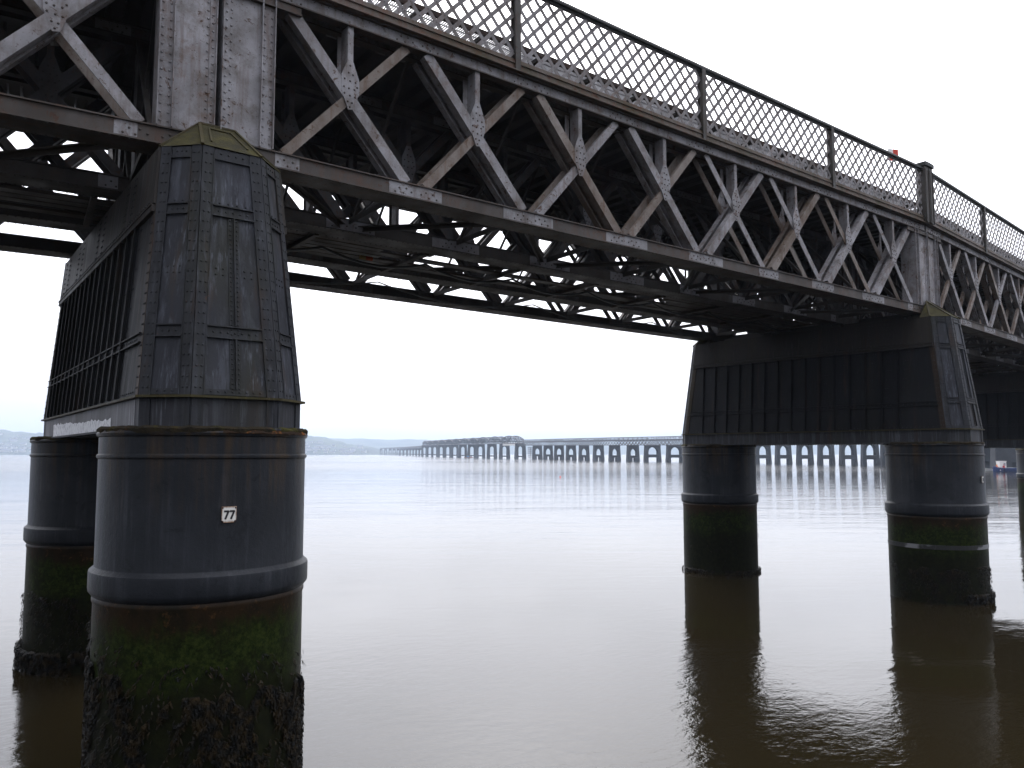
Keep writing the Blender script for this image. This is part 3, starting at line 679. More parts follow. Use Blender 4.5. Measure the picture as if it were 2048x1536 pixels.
    for i in range(8):
        xm, zm = (node(i)+node(i+1))/2, (ZB+ZTP)/2
        for dx, dz in ((0, .55), (-.03, .42), (.05, .40), (-.1, .3), (.0, .28), (.1, .28), (-.11, .16), (-.02, .15), (.08, .15), (.13, .2), (-.1, .05), (0, .03), (.09, .02), (-.04, -.08), (.04, -.09), (0, -.17)):
            b.rivet((xm+dx, -.016, zm+dz), (0, -1, 0), .019)
    b.build('rivet', 'chord', root, kind='stuff')
    return root
gird = make_girder()
spans = [(N76, H0, 'on the left-edge span before pier 77'), (N77, H1, 'between the two nearest piers'), (N78, H2, 'on the span right of the second pier'), (N79, H3, 'on the span behind the third pier')]
ranks = ['grey riveted front lattice girder', 'shaded second lattice girder', 'dark third lattice girder', 'black farthest lattice girder']
gl = []
for si, (P_, hd, place) in enumerate(spans):
    for q in range(4):
        gobj = gird if (si == 0 and q == 0) else copy_tree(gird)
        off = Vector((-math.sin(hd), math.cos(hd), 0))*(YF+2.6*q if q < 3 else YF+7.82)
        if q:  # inner girders take the copies with interior shade in their colour
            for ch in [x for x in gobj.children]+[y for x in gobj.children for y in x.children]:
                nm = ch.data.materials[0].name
                new = {'grey_bridge_paint': 'shaded_paint', 'rust_stained_paint': 'shaded_paint', 'fresh_grey_paint': 'shaded_pale' if q == 1 else 'shaded_paint', 'brown_grey_paint': 'shaded_chord'}.get(nm)
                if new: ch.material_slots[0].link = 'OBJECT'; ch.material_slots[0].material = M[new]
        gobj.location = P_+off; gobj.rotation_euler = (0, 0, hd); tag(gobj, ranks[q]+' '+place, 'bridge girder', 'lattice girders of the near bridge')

# ------------------------------------------------------------------ parapet, walkway, deck and bracing per span
LB0, LB1 = 12.17, 13.74
def clip_bar(x0, x1, xs, sg):
    """bar through (xs, LB0) leaning sg; clipped to x0..x1; returns ends or None"""
    hgt = LB1-LB0; sl = .93
    A = [xs, LB0]; B = [xs+sg*hgt*sl, LB1]
    def cut(p, q, xc): t = (xc-p[0])/(q[0]-p[0]); return [xc, p[1]+(q[1]-p[1])*t]
    for xc, keep in ((x0, 1), (x1, -1)):
        ia, ib = (A[0]-xc)*keep >= 0, (B[0]-xc)*keep >= 0
        if not ia and not ib: return None
        if not ia: A = cut(A, B, xc)
        elif not ib: B = cut(A, B, xc)
    return (A, B) if abs(A[1]-B[1]) > .06 else None
def make_parapet():
    root = empty('lattice_parapet', (0, 0, 0)); n = 4; PL = LEN/n; yb = -.10
    b = MB(); b.box(.0, LEN, yb-.04, yb-.025, 11.985, 12.115); b.box(0, LEN, yb-.10, yb+.04, 11.965, 11.985); b.box(0, LEN, yb-.065, yb+.02, 12.115, 12.128); b.build('cornice', 'cornice', root)
    b = MB(); b.box(0, LEN, yb-.03, yb-.018, 12.145, 12.215); b.box(0, LEN, yb-.05, yb+.03, 12.13, 12.144); b.build('bottom_rail', 'cornice', root)
    b = MB(); pr = [(-.075, 0), (-.08, .035), (-.06, .085), (-.02, .11), (.02, .11), (.06, .085), (.08, .035), (.075, 0)]
    b.prism([(0, yb+y, LB1+z_) for y, z_ in pr], (LEN, 0, 0)); b.box(0, LEN, yb-.03, yb+.03, LB1-.05, LB1-.002); b.build('top_rail', 'rail', root)
    b = MB(); pts = [(i*LEN/64, yb-.04, LB1-.20-.035*math.sin(math.pi*((i % 16)/16))) for i in range(65)]; b.tube(pts, .006, 4); b.build('wire', 'cable', root)
    rv = MB()
    for pnl in range(n):
        x0, x1 = pnl*PL+(.30 if pnl == 0 else .07), (pnl+1)*PL-(.30 if pnl == n-1 else .07)
        k_ = -6
        pitch = .353
        while True:
            xs = pnl*PL+.1+k_*pitch; k_ += 1
            if xs > x1+1.6: break
            for sg, y in ((1, yb-.010), (-1, yb+.004)):
                r_ = clip_bar(x0, x1, xs, sg)
                if not r_: continue
                (ax, az), (bx, bz) = r_; d = Vector((bx-ax, 0, bz-az)).normalized(); s_ = Vector((-d.z, 0, d.x))
                b = MB(); b.bar((ax, y, az), (bx, y, bz), s_*.040, (0, .005, 0)); b.build('lattice_bar', 'lattice', root)
            for m_ in range(5):
                z_ = LB0+m_*pitch/.93/1.0*1.0+0; xx = xs+(m_*pitch)
                if x0 < xx < x1 and z_ < LB1: rv.rivet((xx, yb-.016, z_), (0, -1, 0), .016)
                z2 = z_+pitch/.93/2; xx2 = xx+pitch/2
                if x0 < xx2 < x1 and z2 < LB1: rv.rivet((xx2, yb-.016, z2), (0, -1, 0), .016)
    rv.build('rivet', 'lattice', root, kind='stuff')
    for i in range(1, n):
        x = i*PL; b = MB(); b.box(x-.065, x+.065, yb-.085, yb-.068, 11.99, LB1-.002); b.box(x-.012, x+.012, yb-.068, yb+.07, 11.99, LB1-.002); b.box(x-.065, x+.065, yb+.07, yb+.085, 12.13, LB1-.002); b.build('post', 'post', root)
    for x0, x1 in ((.02, .28), (LEN-.28, LEN-.02)):
        b = MB(); b.box(x0, x1, yb-.13, yb+.16, 11.99, LB1+.10); b.box(x0, x0+.03, yb-.155, yb-.131, 11.99, LB1); b.box(x1-.03, x1, yb-.155, yb-.131, 11.99, LB1)
        ps = b.build('post', 'post', root)
        b = MB(); b.box(x0-.03 if x0 > 1 else -.0, x1+.03 if x0 < 1 else LEN, yb-.18, yb+.20, LB1+.12, LB1+.24); b.build('post_cap', 'rail', ps)
    return root
par = make_parapet()
def make_walkway():
    root = empty('walkway', (0, 0, 0)); b = MB(); x = .1
    while x < LEN-.05: b.box(x-.006, x+.006, .02, .84, 12.575, 12.605); x += .048
    for y in (.22, .45, .68): b.box(.05, LEN-.05, y-.006, y+.006, 12.555, 12.574)
    b.build('grating', 'grating', root, kind='stuff')
    b = MB(); b.box(0, LEN, .0, .015, 12.54, 12.64); b.box(0, LEN, .0151, .07, 12.542, 12.556); b.build('edge_angle', 'deck_beam', root)
    b = MB(); b.box(0, LEN, .845, .86, 12.31, 12.62); b.build('edge_angle', 'deck_beam', root)
    for i in range(16):
        x = .705+1.41*i; b = MB(); b.prism([(x-.04, .02, 12.55), (x-.04, .83, 12.55), (x-.04, .83, 12.32), (x-.04, .30, 12.46), (x-.04, .02, 12.47)], (.08, 0, 0)); b.build('bracket', 'dark_under', root)
    return root
walk = make_walkway()
def make_deck():
    root = empty('bridge_deck', (0, 0, 0))
    b = MB(); b.box(0, LEN, .865, 7.15, 12.10, 12.30); b.build('slab', 'dark_under', root)
    rb = None
    for i in range(46):
        x = .25+i*.49
        if rb is None:
            b = MB(); b.prism([(-.15, .90, 12.098), (-.10, .90, 11.97), (.10, .90, 11.97), (.15, .90, 12.098)], (0, 6.2, 0)); rb = b.build('trough', 'dark_under', root); rb.location.x = x
        else:
            r2 = rb.copy(); col.objects.link(r2); r2.parent = root; r2.location.x = x
    return root
deck = make_deck()
def angle_bar(b, A, B, s=.05, t=.008):
    A, B = Vector(A), Vector(B); d = (B-A).normalized(); u = d.cross(UPZ)
    u = u.normalized() if u.length > .05 else Vector((1, 0, 0)); v = u.cross(d).normalized()
    b.bar(A+v*s, B+v*s, u*s, v*t); b.bar(A-u*s, B-u*s, u*t, v*s)
def make_bracing():
    root = empty('cross_bracing', (0, 0, 0)); ys = [YF+.2+2.6*q for q in range(3)]+[YF+8.0]
    for i in range(9):
        x = node(i)
        b = MB(); angle_bar(b, (x, ys[0], 9.20), (x, ys[3], 9.20), .055); b.build('strut', 'dark_under', root)
        if True:
            for q in range(3):
                b = MB(); angle_bar(b, (x, ys[q]+.2, 9.25), (x, ys[q+1]-.2, 11.7), .034); b.build('sway_brace', 'shaded_chord', root)
                b = MB(); angle_bar(b, (x+.05, ys[q]+.2, 11.7), (x+.05, ys[q+1]-.2, 9.25), .034); b.build('sway_brace', 'shaded_chord', root)
                b = MB(); b.box(x+.0, x+.05, (ys[q]+ys[q+1])/2-.18, (ys[q]+ys[q+1])/2+.18, 10.3, 10.65); b.build('gusset_plate', 'shaded_chord', root)
    for i in range(8):
        for q in range(2):
            xa, xb = node(i), node(i+1)
            b = MB(); y0, y1 = (ys[q], ys[q+1]) if (i+q) % 2 == 0 else (ys[q+1], ys[q])
            angle_bar(b, (xa, y0, 9.10), (xb, y1, 9.10), .045); b.build('plan_brace', 'dark_under', root)
    return root
brac = make_bracing()
wh = ['on the left-edge span', 'between the two nearest piers', 'right of the second pier', 'behind the third pier']
for si, (P_, hd, place) in enumerate(spans):
    for proto, lab, cat in ((par, 'lattice parapet with dark green top rail ', 'railing'), (walk, 'open metal grating walkway behind the lattice parapet ', 'walkway'),
                            (deck, 'dark troughed underside of the rail deck ', 'deck'), (brac, 'dark angle-iron bracing between the girders ', 'bracing')):
        if si == 3 and cat in ('railing', 'walkway'): continue
        o = proto if si == 0 else copy_tree(proto); o.location = P_; o.rotation_euler = (0, 0, hd); tag(o, lab+wh[si], cat, {'railing': 'lattice parapets', 'walkway': 'grating walkways', 'deck': 'rail decks', 'bracing': 'bracing under the deck'}[cat])
# timber staging and service pipes slung between the girders
def make_staging():
    root = empty('timber_staging', (0, 0, 0)); rnd = random.Random(5)
    for r_ in range(6):
        y = 3.25+.27*r_; x = PW+rnd.uniform(0, .6)
        while x < LEN-PW-2:
            L_ = rnd.uniform(3.2, 5.2); e = min(x+L_, LEN-PW)
            if rnd.random() > .16:
                b = MB(); b.box(x, e-.02, y, y+.235, 9.02+rnd.uniform(0, .02), 9.065+rnd.uniform(0, .02)); b.build('plank', 'timber', root)
            x = e
    for i in range(9):
        b = MB(); b.box(node(i)-.6, node(i)-.5, 3.0, 5.1, 8.94, 9.015); b.build('bearer', 'timber', root)
    return root
stg = make_staging()
def make_pipe():
    root = empty('service_pipe', (0, 0, 0)); b = MB(); b.tube([(0, 1.35, 9.62), (LEN, 1.35, 9.62)], .07, 10); b.build('pipe', 'shaded_chord', root, smooth=True)
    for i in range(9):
        b = MB(); b.box(node(i)-.03, node(i)+.03, 1.26, 1.44, 9.50, 9.545); b.build('clip', 'shaded_chord', root)
    return root
ppe = make_pipe()
for si, (P_, hd, place) in enumerate(spans[:3]):
    for proto, lab, cat in ((stg, 'dark timber staging planks under the deck ', 'staging'), (ppe, 'thin dark service pipe behind the front girder ', 'pipe')):
        o = proto if si == 0 else copy_tree(proto); o.location = P_; o.rotation_euler = (0, 0, hd); tag(o, lab+wh[si], cat, {'staging': 'planked staging', 'pipe': 'service pipes'}[cat])
# cables slung under the middle span
def cable(pts, r, lab):
    b = MB(); b.tube(pts, r, 6); tag(b.build('hanging_cable', 'cable', smooth=True), lab, 'cable', 'cables slung under the bridge')
def sag(a, b_, s, n=14): return [Vector(a).lerp(Vector(b_), i/n)-UPZ*s*4*(i/n)*(1-i/n) for i in range(n+1)]
pts = []
for i in range(8): pts += sag((node(i), 4.0, 9.0), (node(i+1), 4.0, 9.0), .22, 8)[:-1]
cable(pts, .03, 'thick black cable sagging in loops beneath the middle of the deck')
pts = []
for i in range(4): pts += sag((node(2*i), 6.4, 9.0), (node(2*i+2), 6.4, 9.0), .30, 12)[:-1]
cable(pts, .018, 'thin black cable sagging in long loops towards the far girder')
cable(sag((PW, 8.15, 9.15), (node(8), 8.1, 9.35), .15, 20), .012, 'thin straight wire along the farthest girder')
t = empty('cable_marker', (4.55, 4.05, 8.93), R(0), 'short yellow and orange marker tube hanging under the deck beside the 77 pier', 'marker')
b = MB(); b.tube([(-.16, 0, .0), (-.03, 0, .0)], .045, 10); b.build('sleeve', 'yellow_tape', t)
b = MB(); b.tube([(-.03, 0, .0), (.14, 0, .0)], .045, 10); b.build('sleeve', 'orange_tape', t)
# chequered marker board above the parapet
mb = Vector((LEN-.75, .55, 0)); t = empty('marker_board', (mb.x, mb.y, 12.2), R(-24), 'small red and white chequered board standing above the parapet near the second pier', 'sign')
b = MB(); b.box(-.012, .012, .0, .02, 0.3, 2.1); b.build('pole', 'grey_trim', t)
for i in (0, 1):
    for j in (0, 1):
        b = MB(); b.box(-.2+.2*i, .2*i, -.012, -.001, 1.92+.2*j, 2.12+.2*j); b.build('square', 'red_paint' if i == j else 'white_paint', t)

# ================================================================== FAR BRIDGE
FP = [[1198.1, 2270.7], [1129.4, 2111.2], [1068.8, 1971.0], [1013.4, 1846.3], [962.3, 1731.9], [912.9, 1625.9], [865.8, 1525.7], [820.6, 1430.8], [776.1, 1341.2], [733.1, 1255.4], [691.2, 1173.1], [650.7, 1093.6], [636.2, 1058.9], [609.2, 997.7], [582.1, 939.5], [557.0, 882.2],
      [532.1, 826.9], [507.9, 773.5], [485.0, 721.9], [463.4, 672.3], [441.9, 626.0], [423.7, 581.2], [407.4, 539.7], [394.9, 501.0], [385.0, 466.4], [373.1, 439.0], [363.1, 414.9], [354.9, 392.7], [347.7, 371.7], [341.3, 351.2], [335.3, 330.7], [329.8, 310.1],
      [324.4, 289.9], [320.0, 269.7], [315.3, 251.0], [310.9, 233.6], [306.8, 217.6], [303.0, 203.2], [299.3, 190.1], [296.2, 177.7], [292.9, 166.0], [289.6, 154.6], [285.4, 143.4], [279.5, 132.6], [272.4, 121.2], [263.6, 109.5], [253.1, 97.7], [241.6, 85.8],
      [229.8, 74.4]]
NLOW, NHI = 12, 12                     # low spans, then curved-top spans, then lattice spans
def depth_of(p): return (Vector((*p, 0))-Vector((CAM.x, CAM.y, 0))).dot(FH)
def zlow(d): return 13.6+(d-1240)*.0045          # girder underside beyond the curved tops
def zhi(d): return 12.4+(d-616)*.0080
def zlat(d): return 8.9+max(0, d-420)*.0094
def arch_pier(name, ztop, hb, ht, ob, zb0, zb1, zarch, th, mat='far_pier', obl=None):
    """slab pier with arched opening above a tie bar and a square opening at the water; x across"""
    root = empty(name, (0, 0, 0))
    def hw(z_): return hb+(ht-hb)*z_/ztop
    for sg in (-1, 1):
        b = MB(); b.hexa([(sg*ob, -th/2, -1), (sg*hb, -th/2, -1), (sg*hb, th/2, -1), (sg*ob, th/2, -1)][::sg], [(sg*ob, -th*.42, zarch-ob), (sg*hw(zarch-ob), -th*.42, zarch-ob), (sg*hw(zarch-ob), th*.42, zarch-ob), (sg*ob, th*.42, zarch-ob)][::sg]); b.build('leg', mat, root)
    b = MB(); b.box(-ob, ob, -th*.44, th*.44, zb0, zb1); b.build('tie_bar', mat, root)
    if obl:
        for sg in (-1, 1):
            b = MB(); b.box(min(sg*obl, sg*ob), max(sg*obl, sg*ob), -th*.42, th*.42, -1, zb0-.003); b.build('plinth', mat, root)
    b = MB(); zs = zarch-ob; n = 8; low = [(ob*math.cos(math.pi*i/n), zs+ob*math.sin(math.pi*i/n)) for i in range(n+1)]
    for y in (-th*.42, th*.42):
        o = len(b.v)
        for x, z_ in low: b.v.append((x, y, z_))
        for x, z_ in low: b.v.append((max(-hw(ztop), min(hw(ztop), x*hw(ztop)/ob)), y, ztop))
        b.v += [(hw(zs), y, zs), (-hw(zs), y, zs)]
        for i in range(n): b.f.append((o+i, o+i+1, o+n+2+i, o+n+1+i))
        b.f += [(o, o+n+1, o+2*n+2), (o+n, o+2*n+1, o+2*n+3)]
    h = 2*n+4
    for i in range(n): b.f += [(i, i+1, h+i+1, h+i), (n+1+i, n+2+i, h+n+2+i, h+n+1+i)]
    b.f += [(0, 2*n+2, h+2*n+2, h), (2*n+2, n+1, h+n+1, h+2*n+2), (n, 2*n+3, h+2*n+3, h+n), (2*n+3, 2*n+1, h+2*n+1, h+2*n+3)]
    b.build('arch_head', mat, root)
    b = MB(); b.box(-hw(ztop)-.15, hw(ztop)+.15, -th*.5, th*.5, ztop-.35, ztop); b.build('coping', mat, root)
    return root
protos = {}
ords = ['first', 'second', 'third', 'fourth', 'fifth', 'sixth', 'seventh', 'eighth', 'ninth', 'tenth', 'eleventh', 'twelfth', 'thirteenth', 'fourteenth', 'fifteenth', 'sixteenth', 'seventeenth', 'eighteenth', 'nineteenth', 'twentieth', 'twenty-first', 'twenty-second', 'twenty-third', 'twenty-fourth', 'twenty-fifth']
def unit(a, b_): return (Vector((*b_, 0))-Vector((*a, 0))).normalized()
NF = len(FP)
for i, p in enumerate(FP):
    d = unit(FP[max(0, i-1)], FP[min(NF-1, i+1)]); rz = math.atan2(d.y, d.x)-math.pi/2
    dep = depth_of(p)
    if i < NLOW: key, zt_ = 'low', zlow(dep)
    elif i <= NLOW+NHI-1: key, zt_ = 'hi', zhi(dep)
    elif i >= NF-3: key, zt_ = 'end', zlat(dep)
    elif i >= NF-17: key, zt_ = 'gap', zlat(dep)
    else: key, zt_ = 'lat', zlat(dep)
    if key not in protos:
        protos[key] = {'end': lambda: arch_pier('far_pier', 9.0, 4.9, 4.5, .6, 2.2, 6.0, 7.6, 3.4), 'low': lambda: arch_pier('far_pier', 14.0, 4.2, 3.8, 2.0, 2.0, 3.2, 10.5, 3.2), 'hi': lambda: arch_pier('far_pier', 13.0, 5.0, 4.2, 2.0, 1.6, 2.7, 10.8, 2.8), 'lat': lambda: arch_pier('far_pier', 9.0, 4.8, 4.1, 2.3, 1.9, 3.3, 7.1, 2.2, obl=.9), 'gap': lambda: arch_pier('far_pier', 9.0, 4.7, 4.1, 2.55, 2.3, 3.95, 8.0, 1.8)}[key]()
        o = protos[key]
    else: o = copy_tree(protos[key])
    sx = 1.
    if key in ('lat', 'gap') and i < NF-1:
        gap = abs((Vector((*FP[i+1], 0))-Vector((*FP[i-1], 0))).dot(RT))*.5+abs((Vector((*FP[i+1], 0))-Vector((*FP[i-1], 0))).length*.5*d.dot(FH))*abs((Vector((*p, 0))-Vector((CAM.x, CAM.y, 0))).dot(RT))/dep
        sx = max(.8, min(1.5, ((.74 if key == 'lat' else .93)*gap-1.6*abs(d.dot(RT)))/(9.4*max(.3, abs(Vector((d.y, -d.x, 0)).dot(RT))))))
    o.location = (*p, 0); o.rotation_euler = (0, 0, rz); o.scale = (sx, 1, zt_/{'end': 9.0, 'gap': 9.0, 'low': 14.0, 'hi': 13.0, 'lat': 9.0}[key])
    if key == 'low': lab = 'pale hazy pier of the low far spans, %s left of the curved-top trusses' % ords[NLOW-1-i]
    elif key == 'hi': lab = 'arched pier under the curved-top trusses, %s from their right end' % ords[NLOW+NHI-1-i]
    else: lab = 'arched pier of the distant viaduct, %s right of the curved-top trusses' % ords[i-NLOW-NHI]
    tag(o, lab, 'bridge pier', 'arched piers of the far bridge')
def web(b, L_, z0, z1, n, y, t):
    for i in range(n):
        xa, xb = L_*i/n, L_*(i+1)/n
        for (A, B) in (((xa, y, z0), (xb, y, z1)), ((xa, y, z1), (xb, y, z0))):
            d = (Vector(B)-Vector(A)).normalized(); s_ = Vector((-d.z, 0, d.x)); b.bar(A, B, s_*t, (0, .05, 0))
def lattice_span():
    root = empty('far_span', (0, 0, 0)); L_ = 20.
    for y in (-2.9, 2.9):
        b = MB(); b.box(0, L_, y-.25, y+.25, 0, .28); b.build('bottom_chord', 'far_iron', root)
        b = MB(); b.box(0, L_, y-.25, y+.25, 2.9, 3.2); b.build('top_chord', 'far_iron', root)
        b = MB(); web(b, L_, .28, 2.9, 6, y, .17); b.build('lattice_web', 'far_iron', root)
        b = MB(); b.box(0, L_, y-.1, y+.1, 4.65, 4.8); web(b, L_, 3.2, 4.65, 14, y, .04)
        for i in range(5): b.box(L_*i/4-.1, L_*i/4+.1, y-.12, y+.12, 3.2, 4.8)
        b.build('parapet', 'far_iron', root)
    b = MB(); b.box(0, L_, -2.6, 2.6, 2.7, 3.15); b.build('deck', 'far_pier', root)
    return root
def bow_span():
    root = empty('bow_truss_span', (0, 0, 0)); L_ = 50.; n = 10
    def zt(x): return 3.7+2.9*(1-((x-L_/2)/(L_/2))**2)
    for y in (-2.9, 2.9):
        b = MB(); b.box(0, L_, y-.3, y+.3, -.1, .5); b.build('bottom_chord', 'far_iron', root)
        b = MB()
        for i in range(20):
            xa, xb = L_*i/20, L_*(i+1)/20; b.bar((xa, y, zt(xa)), (xb, y, zt(xb)), (0, .3, 0), (0, 0, .25))
        b.build('arched_chord', 'far_iron', root)
        b = MB()
        for i in range(n+1): x = L_*i/n; b.box(x-.22, x+.22, y-.12, y+.12, .5, zt(x))
        for i in range(n):
            xa, xb = L_*i/n, L_*(i+1)/n
            for A, B in (((xa, y, .4), (xb, y, zt(xb))), ((xa, y, zt(xa)), (xb, y, .4))):
                d = (Vector(B)-Vector(A)).normalized(); b.bar(A, B, Vector((-d.z, 0, d.x))*.2, (0, .1, 0))
        b.build('lattice_web', 'far_pier', root)
    b = MB(); b.box(0, L_, -2.6, 2.6, .0, .45)
    for i in range(n+1): x = L_*i/n; b.box(x-.2, x+.2, -2.9, 2.9, zt(x)-.3, zt(x))
    b.build('deck', 'far_pier', root)
    return root
def low_span():
    root = empty('far_span', (0, 0, 0)); L_ = 40.
    b = MB(); b.box(0, L_, -2.8, 2.8, 0, 2.2); b.build('girder', 'far_iron', root)
    b = MB(); b.box(0, L_, -2.8, -2.6, 2.2, 3.2); b.box(0, L_, 2.6, 2.8, 2.2, 3.2); b.build('parapet', 'far_iron', root)
    return root
sp = {}
for i in range(NF-1):
    A, B = Vector((*FP[i], 0)), Vector((*FP[i+1], 0)); da, db = depth_of(FP[i]), depth_of(FP[i+1])
    if i < NLOW: key, fn, L0, zf = 'low', low_span, 40., zlow
    elif i < NLOW+NHI-0 and i <= NLOW+NHI-1: key, fn, L0, zf = 'hi', bow_span, 50., zhi
    else: key, fn, L0, zf = 'lat', lattice_span, 20., zlat
    if key == 'hi' and i == NLOW+NHI-1: key, fn, L0, zf = 'lat', lattice_span, 20., zlat
    if key not in sp: sp[key] = fn(); o = sp[key]
    else: o = copy_tree(sp[key])
    za, zb_ = zf(da), zf(db); D = B-A
    o.location = (A.x, A.y, za); o.rotation_mode = 'XYZ'
    o.rotation_euler = (0, -math.atan2(zb_-za, D.length), math.atan2(D.y, D.x)); o.scale = (D.length/L0, 1, 1)
    if key == 'low': lab = 'hazy low girder span, %s left of the curved-top trusses' % ords[NLOW-1-i]
    elif key == 'hi': lab = 'curved-top truss span, %s from the right end of its row' % ords[NLOW+NHI-2-i]
    else: lab = 'distant lattice girder span with railing, %s right of the curved-top trusses' % ords[i-NLOW-NHI+1]
    tag(o, lab, 'bridge span', {'low': 'low spans of the far bridge', 'hi': 'curved-top trusses of the far bridge', 'lat': 'lattice spans of the far bridge'}[key])
# white sheeting hung under the nearest curved-top truss, scaffold by the pier at its end
A, B = Vector((*FP[NLOW+NHI-2], 0)), Vector((*FP[NLOW+NHI-1], 0)); D = (B-A).normalized(); side = Vector((D.y, -D.x, 0))
b = MB(); za = zhi(depth_of(FP[NLOW+NHI-2]))-1.5
P0 = A+D*4-side*0+Vector((0, 0, za)); P1 = B-D*3+Vector((0, 0, za-.3))
n_ = 12; vv = []
for i in range(n_+1):
    p_ = P0.lerp(P1, i/n_)-UPZ*.12*math.sin(i*1.9); vv.append(p_)
for i in range(n_):
    a_, c_ = vv[i], vv[i+1]; sv = side*3.0
    b.hexa([a_-sv, c_-sv, c_+sv, a_+sv], [a_-sv+UPZ*2.2, c_-sv+UPZ*2.2, c_+sv+UPZ*2.2, a_+sv+UPZ*2.2])
tag(b.build('sheeting', 'sheeting'), 'white protective sheeting wrapped under the nearest curved-top truss', 'sheeting')
sc = empty('scaffold', (*FP[NLOW+NHI], 0), math.atan2(D.y, D.x), 'scaffold tower beside the first pier right of the curved-top trusses', 'scaffold')
for ix in range(4):
    for iy in range(3):
        b = MB(); b.tube([(-9+ix*2, -4.5+iy*2, .5), (-9+ix*2, -4.5+iy*2, 9.5)], .12, 4); b.build('standard', 'far_iron', sc)
for kz in range(6):
    for iy in range(3):
        b = MB(); b.tube([(-9.3, -4.5+iy*2, 1.2+kz*1.6), (-2.7, -4.5+iy*2, 1.2+kz*1.6)], .10, 4); b.build('ledger', 'far_iron', sc)
    b = MB(); b.box(-9, -3, -4.6, -.4, 1.0+kz*1.6, 1.1+kz*1.6); b.build('board', 'far_pier', sc)

# ================================================================== BOATS, BUOY, HOUSES
def hull(b, L_, wd, h, nb=9):
    secs = []
    for i in range(nb+1):
        t = i/nb; x = -L_/2+L_*t; k_ = min(1, (t*3.0)**.6) if t < .33 else 1; kk = 1-.12*max(0, t-.6)/.4
        hw = wd/2*k_*kk+.02; zr = h*(1+.45*(1-min(1, t*2.2))**2)
        secs.append([(x, -hw, zr), (x+.0, -hw*.85, zr*.35), (x, -hw*.3, -.28), (x, hw*.3, -.28), (x, hw*.85, zr*.35), (x, hw, zr), (x, hw*.88, zr-.05), (x, hw*.7, .12), (x, -hw*.7, .12), (x, -hw*.88, zr-.05)])
    o = len(b.v); n = 10
    for s_ in secs: b.v += s_
    for i in range(nb):
        for j in range(n): b.f.append((o+i*n+j, o+i*n+(j+1) % n, o+(i+1)*n+(j+1) % n, o+(i+1)*n+j))
    b.f.append(tuple(range(o+n-1, o-1, -1))); b.f.append(tuple(range(o+nb*n, o+nb*n+n)))
bp_ = world((2004-1024)/FPX*195, 195)
boat = empty('work_boat', (bp_.x, bp_.y, 0), -YAW, 'blue work boat with a white cabin under the bridge at the right edge', 'boat')
b = MB(); hull(b, 5.6, 2.0, .95); b.build('hull', 'boat_blue', boat, smooth=True)
cabn = MB(); cabn.box(-1.5, .1, -.75, .75, .3, 2.55); cabo = cabn.build('cabin', 'white_paint', boat)
b = MB(); b.box(-1.6, .2, -.85, .85, 2.56, 2.66); b.build('roof', 'white_paint', cabo)
for x0, x1 in ((-1.3, -.8), (-.6, -.1)):
    b = MB(); b.box(x0, x1, -.765, -.752, 1.5, 2.2); b.build('window', 'white_paint' if x0 < -1 else 'grey_trim', cabo)
b = MB(); b.tube([(-2.7, -.5, 1.4), (-2.0, -.95, 1.25), (0, -1.02, 1.05), (2.6, -.9, 1.05)], .035, 5); b.build('rail', 'grey_trim', boat)
b = MB(); b.box(.8, 2.2, -.5, .5, .4, 1.0); b.build('engine_box', 'grey_trim', boat)
